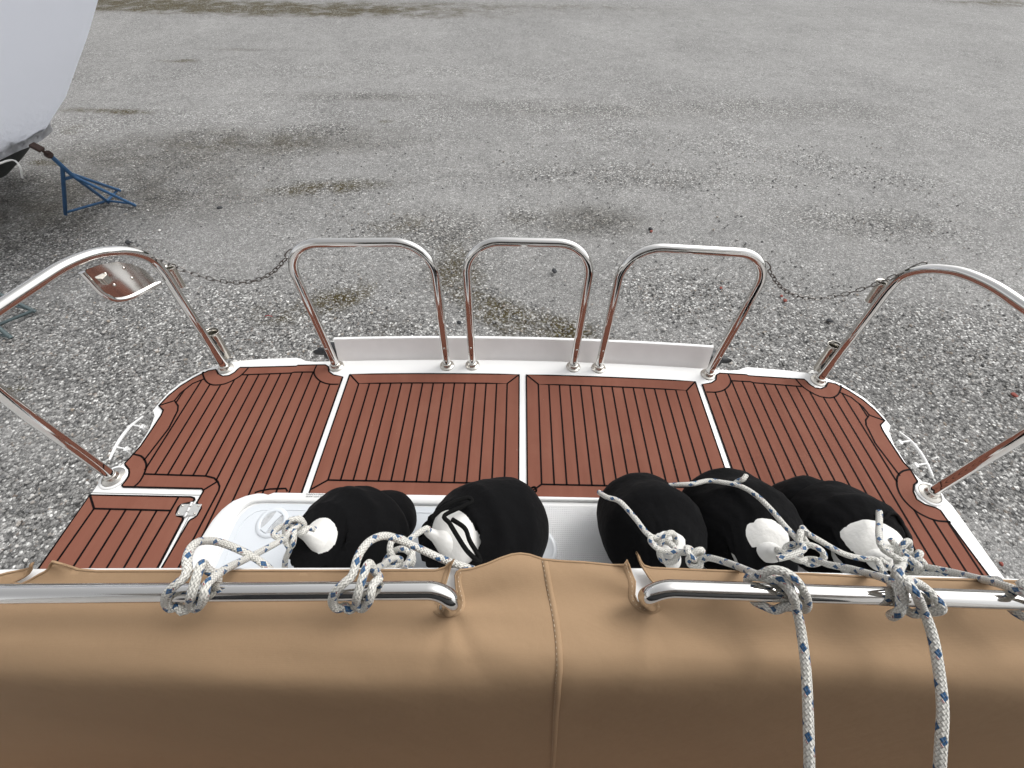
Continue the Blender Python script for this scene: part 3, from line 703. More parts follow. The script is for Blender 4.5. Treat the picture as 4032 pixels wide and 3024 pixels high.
# corner plate in the left rail
outl = (-outn[0], outn[1], outn[2])
def lp(x, y): return Vector(atpl(x, y, (-RA[0], RA[1], 0), outl))
ptop = [lp(*q) for q in ((338, 1062), (400, 1040), (460, 1030), (520, 1040), (570, 1062), (612, 1106))]
pbot = [lp(*q) for q in ((610, 1112), (560, 1140), (500, 1166), (455, 1172), (410, 1150), (368, 1110), (338, 1075))]
mb = MB(); pl_ = ptop + pbot; nn = Vector(outl).normalized() * .0015
mb.add([p + nn for p in pl_] + [p - nn for p in pl_], [tuple(range(len(pl_))), tuple(range(len(pl_), 2 * len(pl_)))[::-1]])
plate = mb.build('corner_plate', M['steel'], SL)
mb = MB(); sweep(mb, catmull([lp(*q) for q in ((322, 1072), (352, 1104), (385, 1140), (415, 1165), (455, 1180), (510, 1172), (570, 1144), (630, 1112))], .01), .010, 16); mb.build('plate_frame', M['steel'], SL)
mb = MB(); q = lp(410, 1098); box(mb, q + Vector((.006, -.004, 0)), (.02, .03, .03)); mb.build('latch_block', M['steel_dull'], SL, bevel=.002)
for a in ((415, 1078), (487, 1055), (450, 1122), (520, 1095)):
    mb = MB(); lathe(mb, [(.006, 0), (.006, .003), (0, .005)], lp(*a), (1, -.3, 0), 10); mb.build('screw', M['steel_dull'], SL)

# dock cleats outboard of the platform
def cleat(sg):
    a, b = Vector(atz(3540, 1700, -.06)), Vector(atz(3668, 1880, -.06))
    dpt = Vector((.03, .012, 0)); P = [a, a.lerp(b, .25) + dpt * .8, a.lerp(b, .5) + dpt, a.lerp(b, .75) + dpt * .8, b + dpt * .3]
    P = [Vector((p.x * sg, p.y, p.z)) for p in P]
    mb = MB(); sweep(mb, catmull(P, .01), [.0045 + .003 * math.sin(math.pi * i / (len(catmull(P, .01)) - 1)) for i in range(len(catmull(P, .01)))], 12)
    for s in (1, 3):
        q = P[s]; inn_ = q + Vector((-.075 * sg, -.012, 0)); sweep(mb, [q, inn_], .0045, 10)
        box(mb, inn_ + Vector((.012 * sg, 0, 0)), (.012, .022, .022))
    return mb.build('cleat', M['gel'], boat)
cleat(1); cleat(-1)

# near handrails
def handrail(sg, path):
    pts = densify(fillet(path, [.085] + [.085, .06][:len(path) - 3], 14), .02)
    mb = MB(); sweep(mb, pts, .0172, 32); return mb.build('handrail', M['steel'], boat)
rl = [Vector(atz(x, y, RZ)) for x, y in ((50, 2338), (1450, 2327))]
dl = (rl[0] - rl[1]).normalized()
handrail(-1, [rl[1] + dl * 1.68 - Vector((0, 0, .16)), rl[1] + dl * 1.6, Vector(atz(1725, 2325, RZ)), Vector(atz(1793, 2372, RZ - .02)), Vector(atz(1752, 2408, .60))])
rr_ = [Vector(atz(x, y, RZ)) for x, y in ((2700, 2322), (3900, 2362))]
dr = (rr_[1] - rr_[0]).normalized()
handrail(1, [rr_[0] + dr * 1.78 - Vector((0, 0, .16)), rr_[0] + dr * 1.7, Vector(atz(2615, 2318, RZ)), Vector(atz(2543, 2348, RZ - .02)), Vector(atz(2568, 2392, .60))])
def rail_y(x): 
    if x < 0: a = rl
    else: a = rr_
    t = (x - a[0].x) / (a[1].x - a[0].x); return a[0].y + t * (a[1].y - a[0].y)

# ------------------------------------------------------------------ canvas cover (lies on the transom)
CZ = .662
EDGE = [(-2300, 2345), (-700, 2300), (-200, 2282), (0, 2264), (33, 2256), (136, 2237), (174, 2225), (92, 2270), (40, 2294), (70, 2300), (184, 2253), (250, 2221), (309, 2243), (380, 2249), (800, 2249), (1193, 2248), (1500, 2247), (1716, 2247), (1755, 2237), (1792, 2213),
        (1776, 2236), (1762, 2273), (1750, 2310), (1736, 2355), (1724, 2388), (1724, 2404), (1745, 2412), (1780, 2410), (1800, 2398), (1806, 2380), (1800, 2345), (1796, 2300), (1794, 2268), (1800, 2256), (1813, 2248),
        (1860, 2242), (1920, 2224), (1970, 2203), (2015, 2188), (2050, 2184), (2085, 2189), (2135, 2206), (2200, 2212), (2300, 2216), (2400, 2226), (2450, 2232), (2458, 2216),
        (2480, 2256), (2497, 2292), (2498, 2340), (2510, 2368), (2536, 2388), (2572, 2388), (2590, 2372), (2596, 2340), (2578, 2305), (2552, 2275), (2522, 2225), (2496, 2184), (2534, 2229), (2562, 2238), (2923, 2254), (3194, 2263), (3466, 2277), (3980, 2290), (4700, 2310), (6200, 2350)]
edge = [Vector(atz(x, y, CZ)[:2]) for x, y in EDGE]
sm_edge = edge
ybot = -.42
bound = edge + [Vector((edge[-1].x, ybot)), Vector((edge[0].x, ybot))]
FOLDY = -.020
def smin(v, w): return w * math.log1p(math.exp(max(-40, min(40, v / w))))
SLOTL = Vector(atz(1765, 2400, CZ)[:2]); SLOTR = Vector(atz(2550, 2385, CZ)[:2]); HUMP = Vector(atz(2050, 2215, CZ)[:2])
FLAPS = [Vector(atz(x, y, CZ)[:2]) for x, y in ((2496, 2184), (1792, 2213), (174, 2225), (250, 2221), (2458, 2216))]
seam_px = [(2133, 2206), (2150, 2300), (2170, 2400), (2184, 2500), (2190, 2620), (2184, 2700), (2178, 2800), (2174, 2900), (2168, 3024), (2160, 3150)]
def zc(x, y):
    d = FOLDY + .010 * math.sin(x * 3.1) - y
    z = CZ - smin(d, .015) / .29
    g = max(0, min(1, (y + .03) / .06))
    z += g * (.006 * math.sin(y * 42 + .6 * math.sin(2.5 * x)) + .004 * noise.noise(Vector((x * 5, y * 14, 0))))
    z += .010 * math.exp(-((x - HUMP.x) / .10) ** 2 - ((y - HUMP.y) / .09) ** 2)
    # tension folds running from the slots
    for c, dirs in ((SLOTL, ((1, .32), (1, -.05), (.6, -.8), (-1, -.35), (-.2, -1))), (SLOTR, ((-1, .30), (-1, -.15), (.9, -.5), (-.3, -1), (1, -.15)))):
        r = Vector((x, y)) - c; L = r.length
        for k, dd in enumerate(dirs):
            dv_ = Vector(dd).normalized(); al = r.dot(dv_); pe = r.x * dv_.y - r.y * dv_.x
            if al > 0: z += .0075 * (1 if k % 2 else -.8) * math.exp(-(pe / (.012 + .10 * al)) ** 2) * min(1, al / .03) * math.exp(-al / .16)
    for fpt in FLAPS: z += .022 * math.exp(-((Vector((x, y)) - fpt).length / .016) ** 2)
    # sag wrinkles at right of the seam on the steep face
    z += .010 * math.exp(-((x - .06 - .5 * (y + .05)) / .035) ** 2) * math.exp(-((y + .06) / .06) ** 2)
    z += .006 * math.sin(x * 9 + y * 30) * (1 - g) * .6
    return z
from mathutils import geometry as _g
pts = list(bound); eds = [(i, (i + 1) % len(bound)) for i in range(len(bound))]
n0 = len(bound); step = .0065
def inside(p):
    c = False; j = n0 - 1
    for i in range(n0):
        a, b = bound[i], bound[j]
        if (a.y > p[1]) != (b.y > p[1]) and p[0] < (b.x - a.x) * (p[1] - a.y) / (b.y - a.y) + a.x: c = not c
        j = i
    return c
def fine_ax():
    out = []; x = edge[0].x + .02
    while x < edge[-1].x - .02:
        out.append(x); x += .0065 if -.42 < x < .45 else (.02 if abs(x) < 1.3 else .05)
    return out
ys = []; y = ybot + .006
while y < .23: ys.append(y); y += .0065
for x in fine_ax():
    for y in ys:
        if y < .12 or inside((x, y)): pts.append(Vector((x, y)))
# resample long boundary edges
r_ = delaunay_2d_cdt(pts, eds, [], 1, 1e-5)
vv, ff = r_[0], r_[2]
me = bpy.data.meshes.new('canvas_cover'); me.from_pydata([(v.x, v.y, zc(v.x, v.y)) for v in vv], [], [tuple(f) for f in ff])
me.materials.append(M['canvas']); me.polygons.foreach_set('use_smooth', [True] * len(me.polygons))
cov = bpy.data.objects.new('canvas_cover', me); COL.objects.link(cov)
md = cov.modifiers.new('s', 'SOLIDIFY'); md.thickness = .0022; md.offset = -1
tag(cov, 'tan canvas cover with a stitched seam and slots around the handrail ends', 'cover')
# piping along the aft edge and slots
mb = MB(); ep = []
for a, b in zip(edge, edge[1:]):
    k = max(1, int((b - a).length / .008))
    for j in range(k): q = a.lerp(b, j / k); ep.append(Vector((q.x, q.y, zc(q.x, q.y) - .0005)))
sweep(mb, ep, .0027, 8); mb.build('piping', M['canvas'], cov)
# flat hem strips beside slots + seam fold
def hem(pxs, w_, h, name):
    P = [Vector(atz(x, y, CZ)[:2]) for x, y in pxs]; P = [Vector((v.x, v.y)) for v in catmull([(p.x, p.y, 0) for p in P], .008)]
    mb = MB(); vs = []; fs = []
    for i, p in enumerate(P):
        a = P[max(i - 1, 0)]; b = P[min(i + 1, len(P) - 1)]; t = (b - a).normalized(); nn = Vector((-t.y, t.x))
        for s, hh in ((-1, .0), (-.85, h), (.85, h), (1, .0)):
            q = p + nn * s * w_ / 2; vs.append((q.x, q.y, zc(q.x, q.y) + hh))
        if i:
            for k in range(3): fs.append(((i - 1) * 4 + k, (i - 1) * 4 + k + 1, i * 4 + k + 1, i * 4 + k))
    mb.add(vs, fs, 0, True); mb.build(name, M['canvas'], cov); return P
hem([(1776, 2226), (1756, 2265), (1742, 2318), (1718, 2378)][::1], .012, .0012, 'slot_hem')
HL = hem([(1818, 2254), (1806, 2275), (1808, 2310), (1818, 2350), (1819, 2385), (1806, 2408), (1770, 2419), (1730, 2415), (1714, 2400)], .012, .0016, 'slot_hem')
HR = hem([(2452, 2226), (2472, 2262), (2486, 2300), (2488, 2345), (2502, 2376), (2534, 2399), (2578, 2400), (2604, 2384)], .015, .0016, 'slot_hem')
# seam with steep-face aware positions: solve for (x, y) hit by each seam pixel
def hit(px, py):
    d = ray(px, py); t = (.80 - CP[2]) / d[2]
    for _ in range(4000):
        p = CP + d * t
        if p[2] <= zc(p[0], p[1]): return Vector(p)
        t += .001
    return Vector(p)
def hemw(P, w_, h):
    mb = MB(); vs = []; fs = []
    for i, p in enumerate(P):
        for s, hh in ((-1, 0), (-.9, h), (.9, h), (1, 0)):
            x = p.x + s * w_ / 2; vs.append((x, p.y - hh * .7, zc(x, p.y) + hh))
        if i:
            for k in range(3): fs.append(((i - 1) * 4 + k, (i - 1) * 4 + k + 1, i * 4 + k + 1, i * 4 + k))
    mb.add(vs, fs, 0, True); return mb
SP = catmull([hit(*q) for q in seam_px], .006)
hemw([Vector((p.x + .0065, p.y, p.z)) for p in SP], .013, .0022).build('seam_fold', M['canvas'], cov)
def stitches(P, w_=.0008, on=.005, off=.0045):
    mb = MB(); D = densify([Vector(p) for p in P], .0015); acc = 0; cur = []
    for a, b in zip(D, D[1:]):
        acc += (b - a).length
        if acc % (on + off) < on: cur.append(b)
        else:
            if len(cur) > 1: sweep(mb, [cur[0], cur[-1]], w_, 5)
            cur = []
    mb.build('stitching', M['thread'], cov)
stitches([Vector((p.x + .001, p.y - .001, zc(p.x + .001, p.y) + .0019)) for p in SP])
for H_ in (HL, HR): stitches([Vector((p.x, p.y, zc(p.x, p.y) + .0017)) for p in H_])

# ------------------------------------------------------------------ fenders
def fender(pth, radii, open_u, nose, label, group='fenders in black covers behind the transom', ripple=.05, seed=1, eye=True, cinch=.86):
    """pth: (px,py,z) axis from nose end to far end; radii along it; open_u: where the black cover starts"""
    ax = [Vector(atz(*p)) for p in pth]; C = catmull(ax, .01); n = len(C)
    def rad(u):
        k = u * (len(radii) - 1); i = min(int(k), len(radii) - 2); t = k - i; t = t * t * (3 - 2 * t); return radii[i] * (1 - t) + radii[i + 1] * t
    root = empty('fender', C[n // 2]); 
    tag(root, label, 'fender', group)
    L = sum((b - a).length for a, b in zip(C, C[1:]))
    # white body: domed nose end
    def dome(u, r0, L_, R0): 
        e0 = max(0, 1 - (u * L_) / (R0 * .95)); e1 = max(0, 1 - ((1 - u) * L_) / (R0 * .95)); return math.sqrt(max(0, 1 - e0 ** 2.2)) * math.sqrt(max(0, 1 - e1 ** 2))
    R0 = radii[0]
    body_r = [max(.004, rad(i / (n - 1)) * dome(i / (n - 1), 0, L, R0) * .97) for i in range(n)]
    loc = root.location.copy()
    def put(mb, name, m, sub=0):
        mb.v = [tuple(Vector(v) - loc) for v in mb.v]; o = mb.build(name, m, root)
        if sub: s_ = o.modifiers.new('s', 'SUBSURF'); s_.levels = s_.render_levels = sub
        return o
    k_end = int(n * open_u) + 7
    for q_ in range(int(n * open_u), k_end): body_r[q_] *= .90 - .02 * (q_ - int(n * open_u))
    mb = MB(); sweep(mb, C[:k_end], body_r[:k_end], 40, disp=lambda u, a, p: 1 + .03 * noise.noise(p * 14 + Vector((seed, 0, 0))) + .02 * noise.noise(p * 30))
    put(mb, 'body', M['vinyl'])
    # eye lobe
    nz = Vector(atz(*nose)); a0 = C[0]; d = (nz - a0)
    mb = MB()
    lobe = [a0 - d * .5, a0, a0 + d * .5, nz, nz + d.normalized() * .012]
    lr = [R0 * .36, R0 * .30, R0 * .22, .022, .010]
    cc = catmull(lobe, .008); m_ = len(cc); rr = []
    for i in range(m_):
        k = i / (m_ - 1) * (len(lr) - 1); q = min(int(k), len(lr) - 2); t = k - q; rr.append(lr[q] * (1 - t) + lr[q + 1] * t)
    sweep(mb, cc, rr, 28, disp=lambda u, a, p: (1 - .55 * u * abs(math.sin(a)) ** 1) * (1 + .05 * noise.noise(p * 25)))
    put(mb, 'eye', M['vinyl'])
    # black cover
    i0 = int(n * open_u); Cc = C[i0:]; Rc = []
    for j, i in enumerate(range(i0, n)):
        u = i / (n - 1); r = rad(u) * math.sqrt(max(.0004, 1 - max(0, 1 - ((1 - u) * L) / (rad(1) * .95)) ** 2)) * 1.03
        if i < i0 + 6: r = max(body_r[i] * 1.03, r * (cinch + (1 - cinch) * j / 6))
        Rc.append(r)
    def rip(u, a, p):
        g = math.exp(-u * 7)
        return 1 + g * ripple * (math.sin(a * 19 + 3 * noise.noise(p * 12)) * .6 + math.sin(a * 31 + seed) * .3) + .035 * noise.noise(p * 9 + Vector((0, seed, 0))) + .02 * noise.noise(p * 24)
    if i0 > 0:
        Cc = [Cc[0]] + Cc; Rc = [Rc[0] * .93] + Rc
    mb = MB(); sweep(mb, Cc, Rc, 64, disp=rip, cap=True); 
    if i0 > 0:   # open the near cap so that the white end shows
        del mb.f[-2]; del mb.m[-2]; del mb.sm[-2]
    put(mb, 'cover', M['fleece'])
    return root, put
fA, putA = fender([(1235, 2115, .40), (1325, 2120, .31), (1425, 2110, .23), (1522, 2045, .15), (1606, 1965, .12)], [.108, .160, .162, .100, .092], .07, (1165, 2085, .45), 'leftmost black covered fender, its white end showing beside the round locker latch', seed=1)
fB, putB = fender([(1740, 2125, .40), (1840, 2112, .31), (1975, 2085, .23), (2140, 2078, .17)], [.112, .162, .174, .155], .11, (1680, 2090, .45), 'black covered fender with a loose black drawstring, left of the canvas hump', seed=2)
fC, putC = fender([(2640, 2190, .40), (2590, 2120, .31), (2530, 2040, .21), (2490, 1930, .12)], [.095, .162, .155, .112], .08, (2648, 2178, .43), 'black covered fender nearest the centre in the right cluster, rope draped over it', seed=3)
fD, putD = fender([(3035, 2170, .40), (2950, 2110, .31), (2860, 2030, .21), (2765, 1928, .12)], [.115, .172, .172, .125], .10, (3058, 2172, .425), 'middle black covered fender of the right cluster with round white end', seed=4)
fE, putE = fender([(3465, 2195, .39), (3365, 2140, .30), (3225, 2060, .18), (3085, 1985, .13), (3010, 1940, .11)], [.108, .158,   .165, .140, .10], .12, (3484, 2196, .408), 'rightmost long black covered fender lying across the deck planks', seed=5)
mb = MB(); sweep(mb, catmull(P3([(1700, 2040, .45), (1760, 1990, .46), (1840, 1960, .45), (1860, 1975, .45), (1820, 1995, .46), (1750, 2030, .47), (1770, 2060, .48), (1800, 2110, .50), (1840, 2170, .50), (1890, 2215, .48), (1885, 2190, .48), (1850, 2130, .49), (1830, 2080, .49), (1780, 2045, .48)]), .006), .0065, 10); putB(mb, 'drawstring', M['cord'])
mb = MB(); sweep(mb, catmull(P3([(3350, 2010, .38), (3430, 2025, .41), (3480, 2045, .42), (3500, 2022, .42), (3530, 2028, .41), (3558, 2078, .40), (3585, 2140, .40), (3612, 2200, .40)]), .006), .0055, 10); putE(mb, 'drawstring', M['cord'])
mb = MB(); sweep(mb, catmull(P3([(2085, 1925, .22), (2105, 1918, .24), (2112, 1932, .22), (2100, 1940, .2)]), .004), .004, 8); putB(mb, 'cord_end', M['cord'])
# slim black fenders behind the stern board
for sg in (-1, 1):
    lb = 'slim black fender end poking out behind the %s end of the stern board' % ('left' if sg < 0 else 'right')
    root = empty('slim_fender', (sg * .8, 1.405, .000)); tag(root, lb, 'fender', 'slim black fenders behind the stern board')
    mb = MB(); P_ = [(x, 1.402 - .0 * x, .02) for x in (1.010, 1.012, 1.016, 1.024, 1.04, 1.06, 1.078, 1.092, 1.10, 1.135, 1.15)]
    Rr = [.046, .050, .052, .053, .053, .051, .042, .027, .021, .020, .014]
    sweep(mb, [(sg * p[0] - sg * .8, 0, 0) for p in P_], Rr, 24); mb.build('body', M['rubber'], root)
    mb = MB(); sweep(mb, catmull([(sg * (a - .8), b, c) for a, b, c in ((1.125, .0, .02), (1.15, -.012, .014), (1.158, -.035, .008), (1.15, -.05, .0))], .005), .0028, 8); mb.build('cord_loop', M['string'], root)

# ------------------------------------------------------------------ ropes
RR = .0081
def rope(pts, label, group='blue flecked white fender ropes', r=RR, ends=True, name='rope'):
    C = catmull(pts, .0045); mb = MB(); sweep(mb, C, r, 14, uv=True)
    o = mb.build(name, M['rope']); tag(o, label, 'rope', group); return o
def W(px, th, rho=.0275, dpx=0, dz=0.):
    """point on a turn round the handrail: th=0 aft side, 90 top, 180 forward side, 270 under"""
    x = atz(px, 2330, RZ)[0]; a = R(th); return Vector((x, rail_y(x) + rho * math.cos(a), RZ + rho * math.sin(a) + dz))
def kn(c, s, ax=(0, 0, 1), rz=0., t0=.0, t1=1., n=16):
    """a run through an overhand knot"""
    q = Vector(ax).normalized().to_track_quat('Z', 'Y'); out = []
    for i in range(n + 1):
        t = 2 * math.pi * (t0 + (t1 - t0) * i / n)
        v = Vector(((math.sin(t) + 2 * math.sin(2 * t)) * s / 3, (math.cos(t) - 2 * math.cos(2 * t)) * s / 3, -math.sin(3 * t) * s * .42))
        v.rotate(Matrix.Rotation(rz, 3, 'Z')); out.append(Vector(c) + q @ v)
    return out
Z_ = lambda *l: [Vector(atz(*p)) for p in l]
def pz(dx, *l): return [Vector(atz(x + dx, y, z)) for x, y, z in l]
def left_hitch(dx, tail, line):
    return (line + pz(dx, (838, 2278, .775), (815, 2300, .792), (806, 2335, .792), (797, 2370, .772), (772, 2396, .748), (750, 2376, .765), (753, 2342, .800), (767, 2295, .812), (783, 2246, .814), (797, 2219, .806), (812, 2238, .788))
        + [W(815 + dx, 330, .029), W(795 + dx, 275, .029), W(755 + dx, 240, .031), W(725 + dx, 215, .036)] + pz(dx, (705, 2388, .744), (674, 2396, .745), (654, 2372, .765), (662, 2334, .796), (695, 2300, .810), (727, 2273, .812)) + tail)
# knots simplified: each hitch is one continuous rope
k1 = Vector(atz(1140, 2095, .47))
tail1 = Z_((738, 2245, .812), (736, 2205, .81), (748, 2165, .80), (770, 2140, .785), (800, 2130, .75), (850, 2132, .71), (920, 2155, .67), (1000, 2195, .63), (1055, 2235, .60)) + [Vector(atz(1085, 2270, .50)), Vector(atz(1095, 2300, .42))]
line1 = Z_((1240, 2085, .47), (1215, 2080, .485), (1190, 2100, .49)) + kn(k1, .040, (0, -.2, 1), .4, .05, .98) + Z_((1095, 2135, .52), (1040, 2165, .57), (960, 2205, .65), (890, 2240, .73))
rope(left_hitch(0, tail1, line1), 'rope hitched to the handrail farthest left, running to the leftmost fender')
rope(Z_((1150, 2060, .46), (1175, 2040, .47), (1190, 2055, .46), (1160, 2080, .48), (1135, 2100, .49), (1125, 2130, .48), (1140, 2160, .46), (1125, 2200, .42), (1120, 2245, .36)), 'short rope tail under the knot of the leftmost fender', r=.0078)
k2 = Vector(atz(1570, 2185, .52))
tail2 = [Vector(atz(x, y, z)) for x, y, z in ((1395, 2245, .812), (1405, 2205, .81), (1425, 2165, .80), (1460, 2128, .78), (1510, 2110, .75), (1560, 2120, .72), (1640, 2155, .68), (1750, 2205, .66), (1830, 2232, .66), (1880, 2250, .60), (1910, 2280, .5))]
line2 = Z_((1690, 2090, .49), (1680, 2080, .50), (1630, 2110, .51), (1600, 2140, .515)) + kn(k2, .042, (0, -.2, 1), 1.2, .05, .98) + Z_((1545, 2200, .56), (1510, 2225, .62), (1480, 2245, .70))
rope(left_hitch(655, tail2, line2), 'rope with a high arched loop, hitched to the left handrail near its bend')
mb_end = rope(Z_((1600, 2150, .53), (1625, 2170, .54), (1615, 2205, .56), (1596, 2225, .60), (1592, 2246, .645)), 'short dark rope end sticking up over the transom lip', r=.0078)
# right cluster
def right_hitch_a(line, hang):
    return (line + pz(0, (2990, 2264, .782), (3025, 2248, .802), (3065, 2245, .815), (3110, 2263, .822), (3148, 2300, .818), (3172, 2345, .793), (3177, 2385, .762), (3158, 2398, .738))
        + [W(3120, 245, .030), W(3080, 305, .029), W(3052, 5, .029), W(3060, 60, .027), W(3080, 105, .027), W(3094, 145, .030)] + pz(0, (3088, 2390, .756), (3050, 2402, .744), (3008, 2386, .744))
        + [W(2985, 255, .030), W(2978, 330, .030), W(2990, 35, .029), W(3030, 60, .033)] + pz(0, (3082, 2285, .803), (3108, 2310, .806), (3122, 2345, .803)) + hang)
def right_hitch_b(line, hang):
    return (line + [W(3500, 55, .028), W(3485, 100, .028), W(3478, 150, .030), W(3480, 195, .034)] + pz(0, (3512, 2420, .738), (3546, 2404, .758), (3556, 2352, .795), (3552, 2300, .812), (3540, 2262, .814), (3535, 2240, .80))
        + [W(3548, 10, .036), W(3562, 310, .031), W(3572, 255, .031)] + pz(0, (3590, 2416, .738), (3620, 2412, .748)) + [W(3628, 140, .029), W(3612, 95, .028), W(3585, 55, .033)]
        + pz(0, (3566, 2284, .812), (3588, 2312, .824), (3612, 2350, .818)) + hang)
kC = Vector(atz(2620, 2150, .47)); kC2 = Vector(atz(2735, 2190, .52))
lineC = Z_((2358, 1938, .36), (2390, 1958, .39), (2440, 1975, .41), (2500, 2040, .43), (2560, 2110, .46)) + kn(kC, .042, (0, -.1, 1), .2, .1, .95) + Z_((2690, 2175, .50)) + kn(kC2, .026, (.2, -.3, 1), 1.4, .05, .95) + Z_((2790, 2196, .55), (2870, 2218, .62), (2945, 2248, .72))
hangC = [Vector(atz(x, y, z)) for x, y, z in ((3133, 2395, .775), (3146, 2440, .765), (3158, 2510, .755), (3172, 2620, .745), (3180, 2760, .735), (3184, 2900, .72), (3186, 3024, .70))]
hangC += [hangC[-1] + Vector((0, -.05, -.04)), hangC[-1] + Vector((0, -.09, -.16)), hangC[-1] + Vector((0, -.10, -.32))]
rope(right_hitch_a(lineC, hangC), 'rope hitched to the right handrail and hanging down the canvas, left of two')
kD = Vector(atz(3165, 2165, .50))
lineD = Z_((3070, 2175, .46), (3060, 2165, .47), (3100, 2178, .49)) + kn(kD, .046, (0, -.2, 1), .9, .05, .95) + Z_((3215, 2205, .53), (3260, 2222, .56), (3350, 2240, .62), (3430, 2262, .69), (3475, 2275, .745))
hangD = [Vector(atz(x, y, z)) for x, y, z in ((3630, 2395, .785), (3655, 2450, .775), (3680, 2540, .765), (3702, 2680, .75), (3712, 2800, .738), (3706, 2920, .72), (3700, 3024, .70))]
hangD += [hangD[-1] + Vector((0, -.05, -.04)), hangD[-1] + Vector((0, -.09, -.16)), hangD[-1] + Vector((0, -.10, -.32))]
rope(right_hitch_b(lineD, hangD), 'rope hitched to the right handrail and hanging down the canvas, right of two')
rope(Z_((2636, 1911, .36), (2680, 1908, .38), (2730, 1905, .395), (2790, 1893, .40), (2850, 1900, .42), (2910, 1912, .44), (2970, 1945, .455), (3030, 2000, .47), (3090, 2070, .49), (3145, 2130, .52), (3165, 2160, .54), (3120, 2185, .54), (3062, 2200, .53)), 'rope draped over the middle fender of the right cluster', r=.0078)
rope(Z_((2895, 1902, .43), (2910, 1892, .44), (2925, 1888, .45), (2938, 1872, .45)), 'stubby rope end poking up beside the rightmost fender', r=.0075)
rope(Z_((3170, 2100, .52), (3160, 2078, .50), (3180, 2100, .49), (3230, 2130, .48), (3320, 2180, .48), (3400, 2200, .49), (3450, 2205, .50), (3470, 2240, .50), (3500, 2290, .50)), 'thin slack rope running from the middle fender to the rightmost fender', r=.0078)
kE = Vector(atz(3560, 2190, .49)); kE2 = Vector(atz(3615, 2215, .50))
rope(Z_((3462, 2014, .45), (3462, 2060, .46), (3462, 2110, .48), (3480, 2160, .49)) + kn(kE, .045, (0, -.1, 1), .3, .1, .92) + kn(kE2, .028, (.2, -.2, 1), 1.8, .05, .9) + Z_((3660, 2235, .53), (3760, 2255, .59), (3860, 2280, .67), (3935, 2300, .74)) +
     [W(3945, 80, .036), W(3965, 110, .05), W(3950, 60, .045), W(3975, 70, .05), W(4010, 90, .05), W(4050, 130, .045), W(4060, 190, .04), W(4020, 240, .036), W(3990, 300, .034)], 'rope reaching the right edge, from the rightmost fender to its hitch on the handrail')
rope(Z_((3508, 2125, .47), (3540, 2165, .485), (3590, 2205, .51), (3620, 2230, .52), (3600, 2250, .50)), 'cut rope end beside the knot on the rightmost fender', r=.0078)
rope(Z_((3560, 2215, .50), (3545, 2250, .54), (3560, 2290, .62), (3545, 2270, .55), (3500, 2230, .50), (3462, 2200, .49)), 'rope bight joining the rightmost fender knot to the hitch below it', r=.0078)
rope(Z_((3640, 2262, .52), (3720, 2268, .56), (3840, 2278, .62), (3930, 2284, .70)), 'lower shaded rope running under the line to the right edge', r=.0078)

# ------------------------------------------------------------------ safety chains with snap hooks
def link_mesh():
    mb = MB(); P_ = []
    L_, wd = .0105, .0074
    for k in range(20):
        a = 2 * math.pi * k / 20; P_.append((L_ * math.cos(a) + (.005 if math.cos(a) > 0 else -.005), wd * math.sin(a), 0))
    sweep(mb, P_, .0025, 8, closed=True); return mb
def chain(pts, label, name='safety_chain'):
    C = catmull(pts, .002); root = empty(name, C[0]); tag(root, label, 'chain', 'safety chains across the platform gaps')
    mb = link_mesh(); first = None; s = 0; nxt = 0; i = 0; k = 0; D = [0.]
    for a, b in zip(C, C[1:]): D.append(D[-1] + (b - a).length)
    pitch = .0262
    N_ = int(D[-1] / pitch)
    for k in range(N_):
        s = (k + .5) * pitch; i = int(np.searchsorted(D, s)) ; i = min(max(i, 1), len(C) - 1)
        p = C[i]; t = (C[min(i + 3, len(C) - 1)] - C[max(i - 3, 0)]).normalized()
        if first is None: first = mb.build('link', M['chain'], root); o = first
        else: o = first.copy(); COL.objects.link(o); o.parent = root
        q = t.to_track_quat('X', 'Z') @ Matrix.Rotation(R(45 + 90 * (k % 2)), 3, 'X').to_quaternion()
        o.rotation_mode = 'QUATERNION'; o.rotation_quaternion = q; o.location = p - root.location
    for e_, dr_ in ((C[0], (C[0] - C[8])), (C[-1], (C[-1] - C[-8]))):
        mb = MB(); d_ = dr_.normalized(); sd = d_.cross(Vector((.3, 1, .2))).normalized() * .012; b0 = e_ - root.location
        sweep(mb, catmull([b0, b0 + sd + d_ * .012, b0 + sd + d_ * .05, b0 + d_ * .062, b0 - sd + d_ * .05, b0 - sd + d_ * .012], .004, True), .0028, 8, closed=True)
        mb.build('snap_hook', M['chain'], root)
    return root
hl = Vector((-1.030, 1.400, .60)); hr = Vector((1.032, 1.398, .595))
def sag(a, b, dz, n=7): return [a.lerp(b, k / (n - 1)) - Vector((0, 0, dz * (1 - (2 * k / (n - 1) - 1) ** 2))) for k in range(n)]
endR = rp(3585, 1090) + Vector((-.012, .022, .012)); endL = Vector((-endR.x, endR.y, endR.z))
chain(sag(hr, endR, .150), 'steel chain sagging between the right hoop and the right side rail')
chain(sag(hl, endL, .135), 'steel chain sagging between the left hoop and the left side rail')

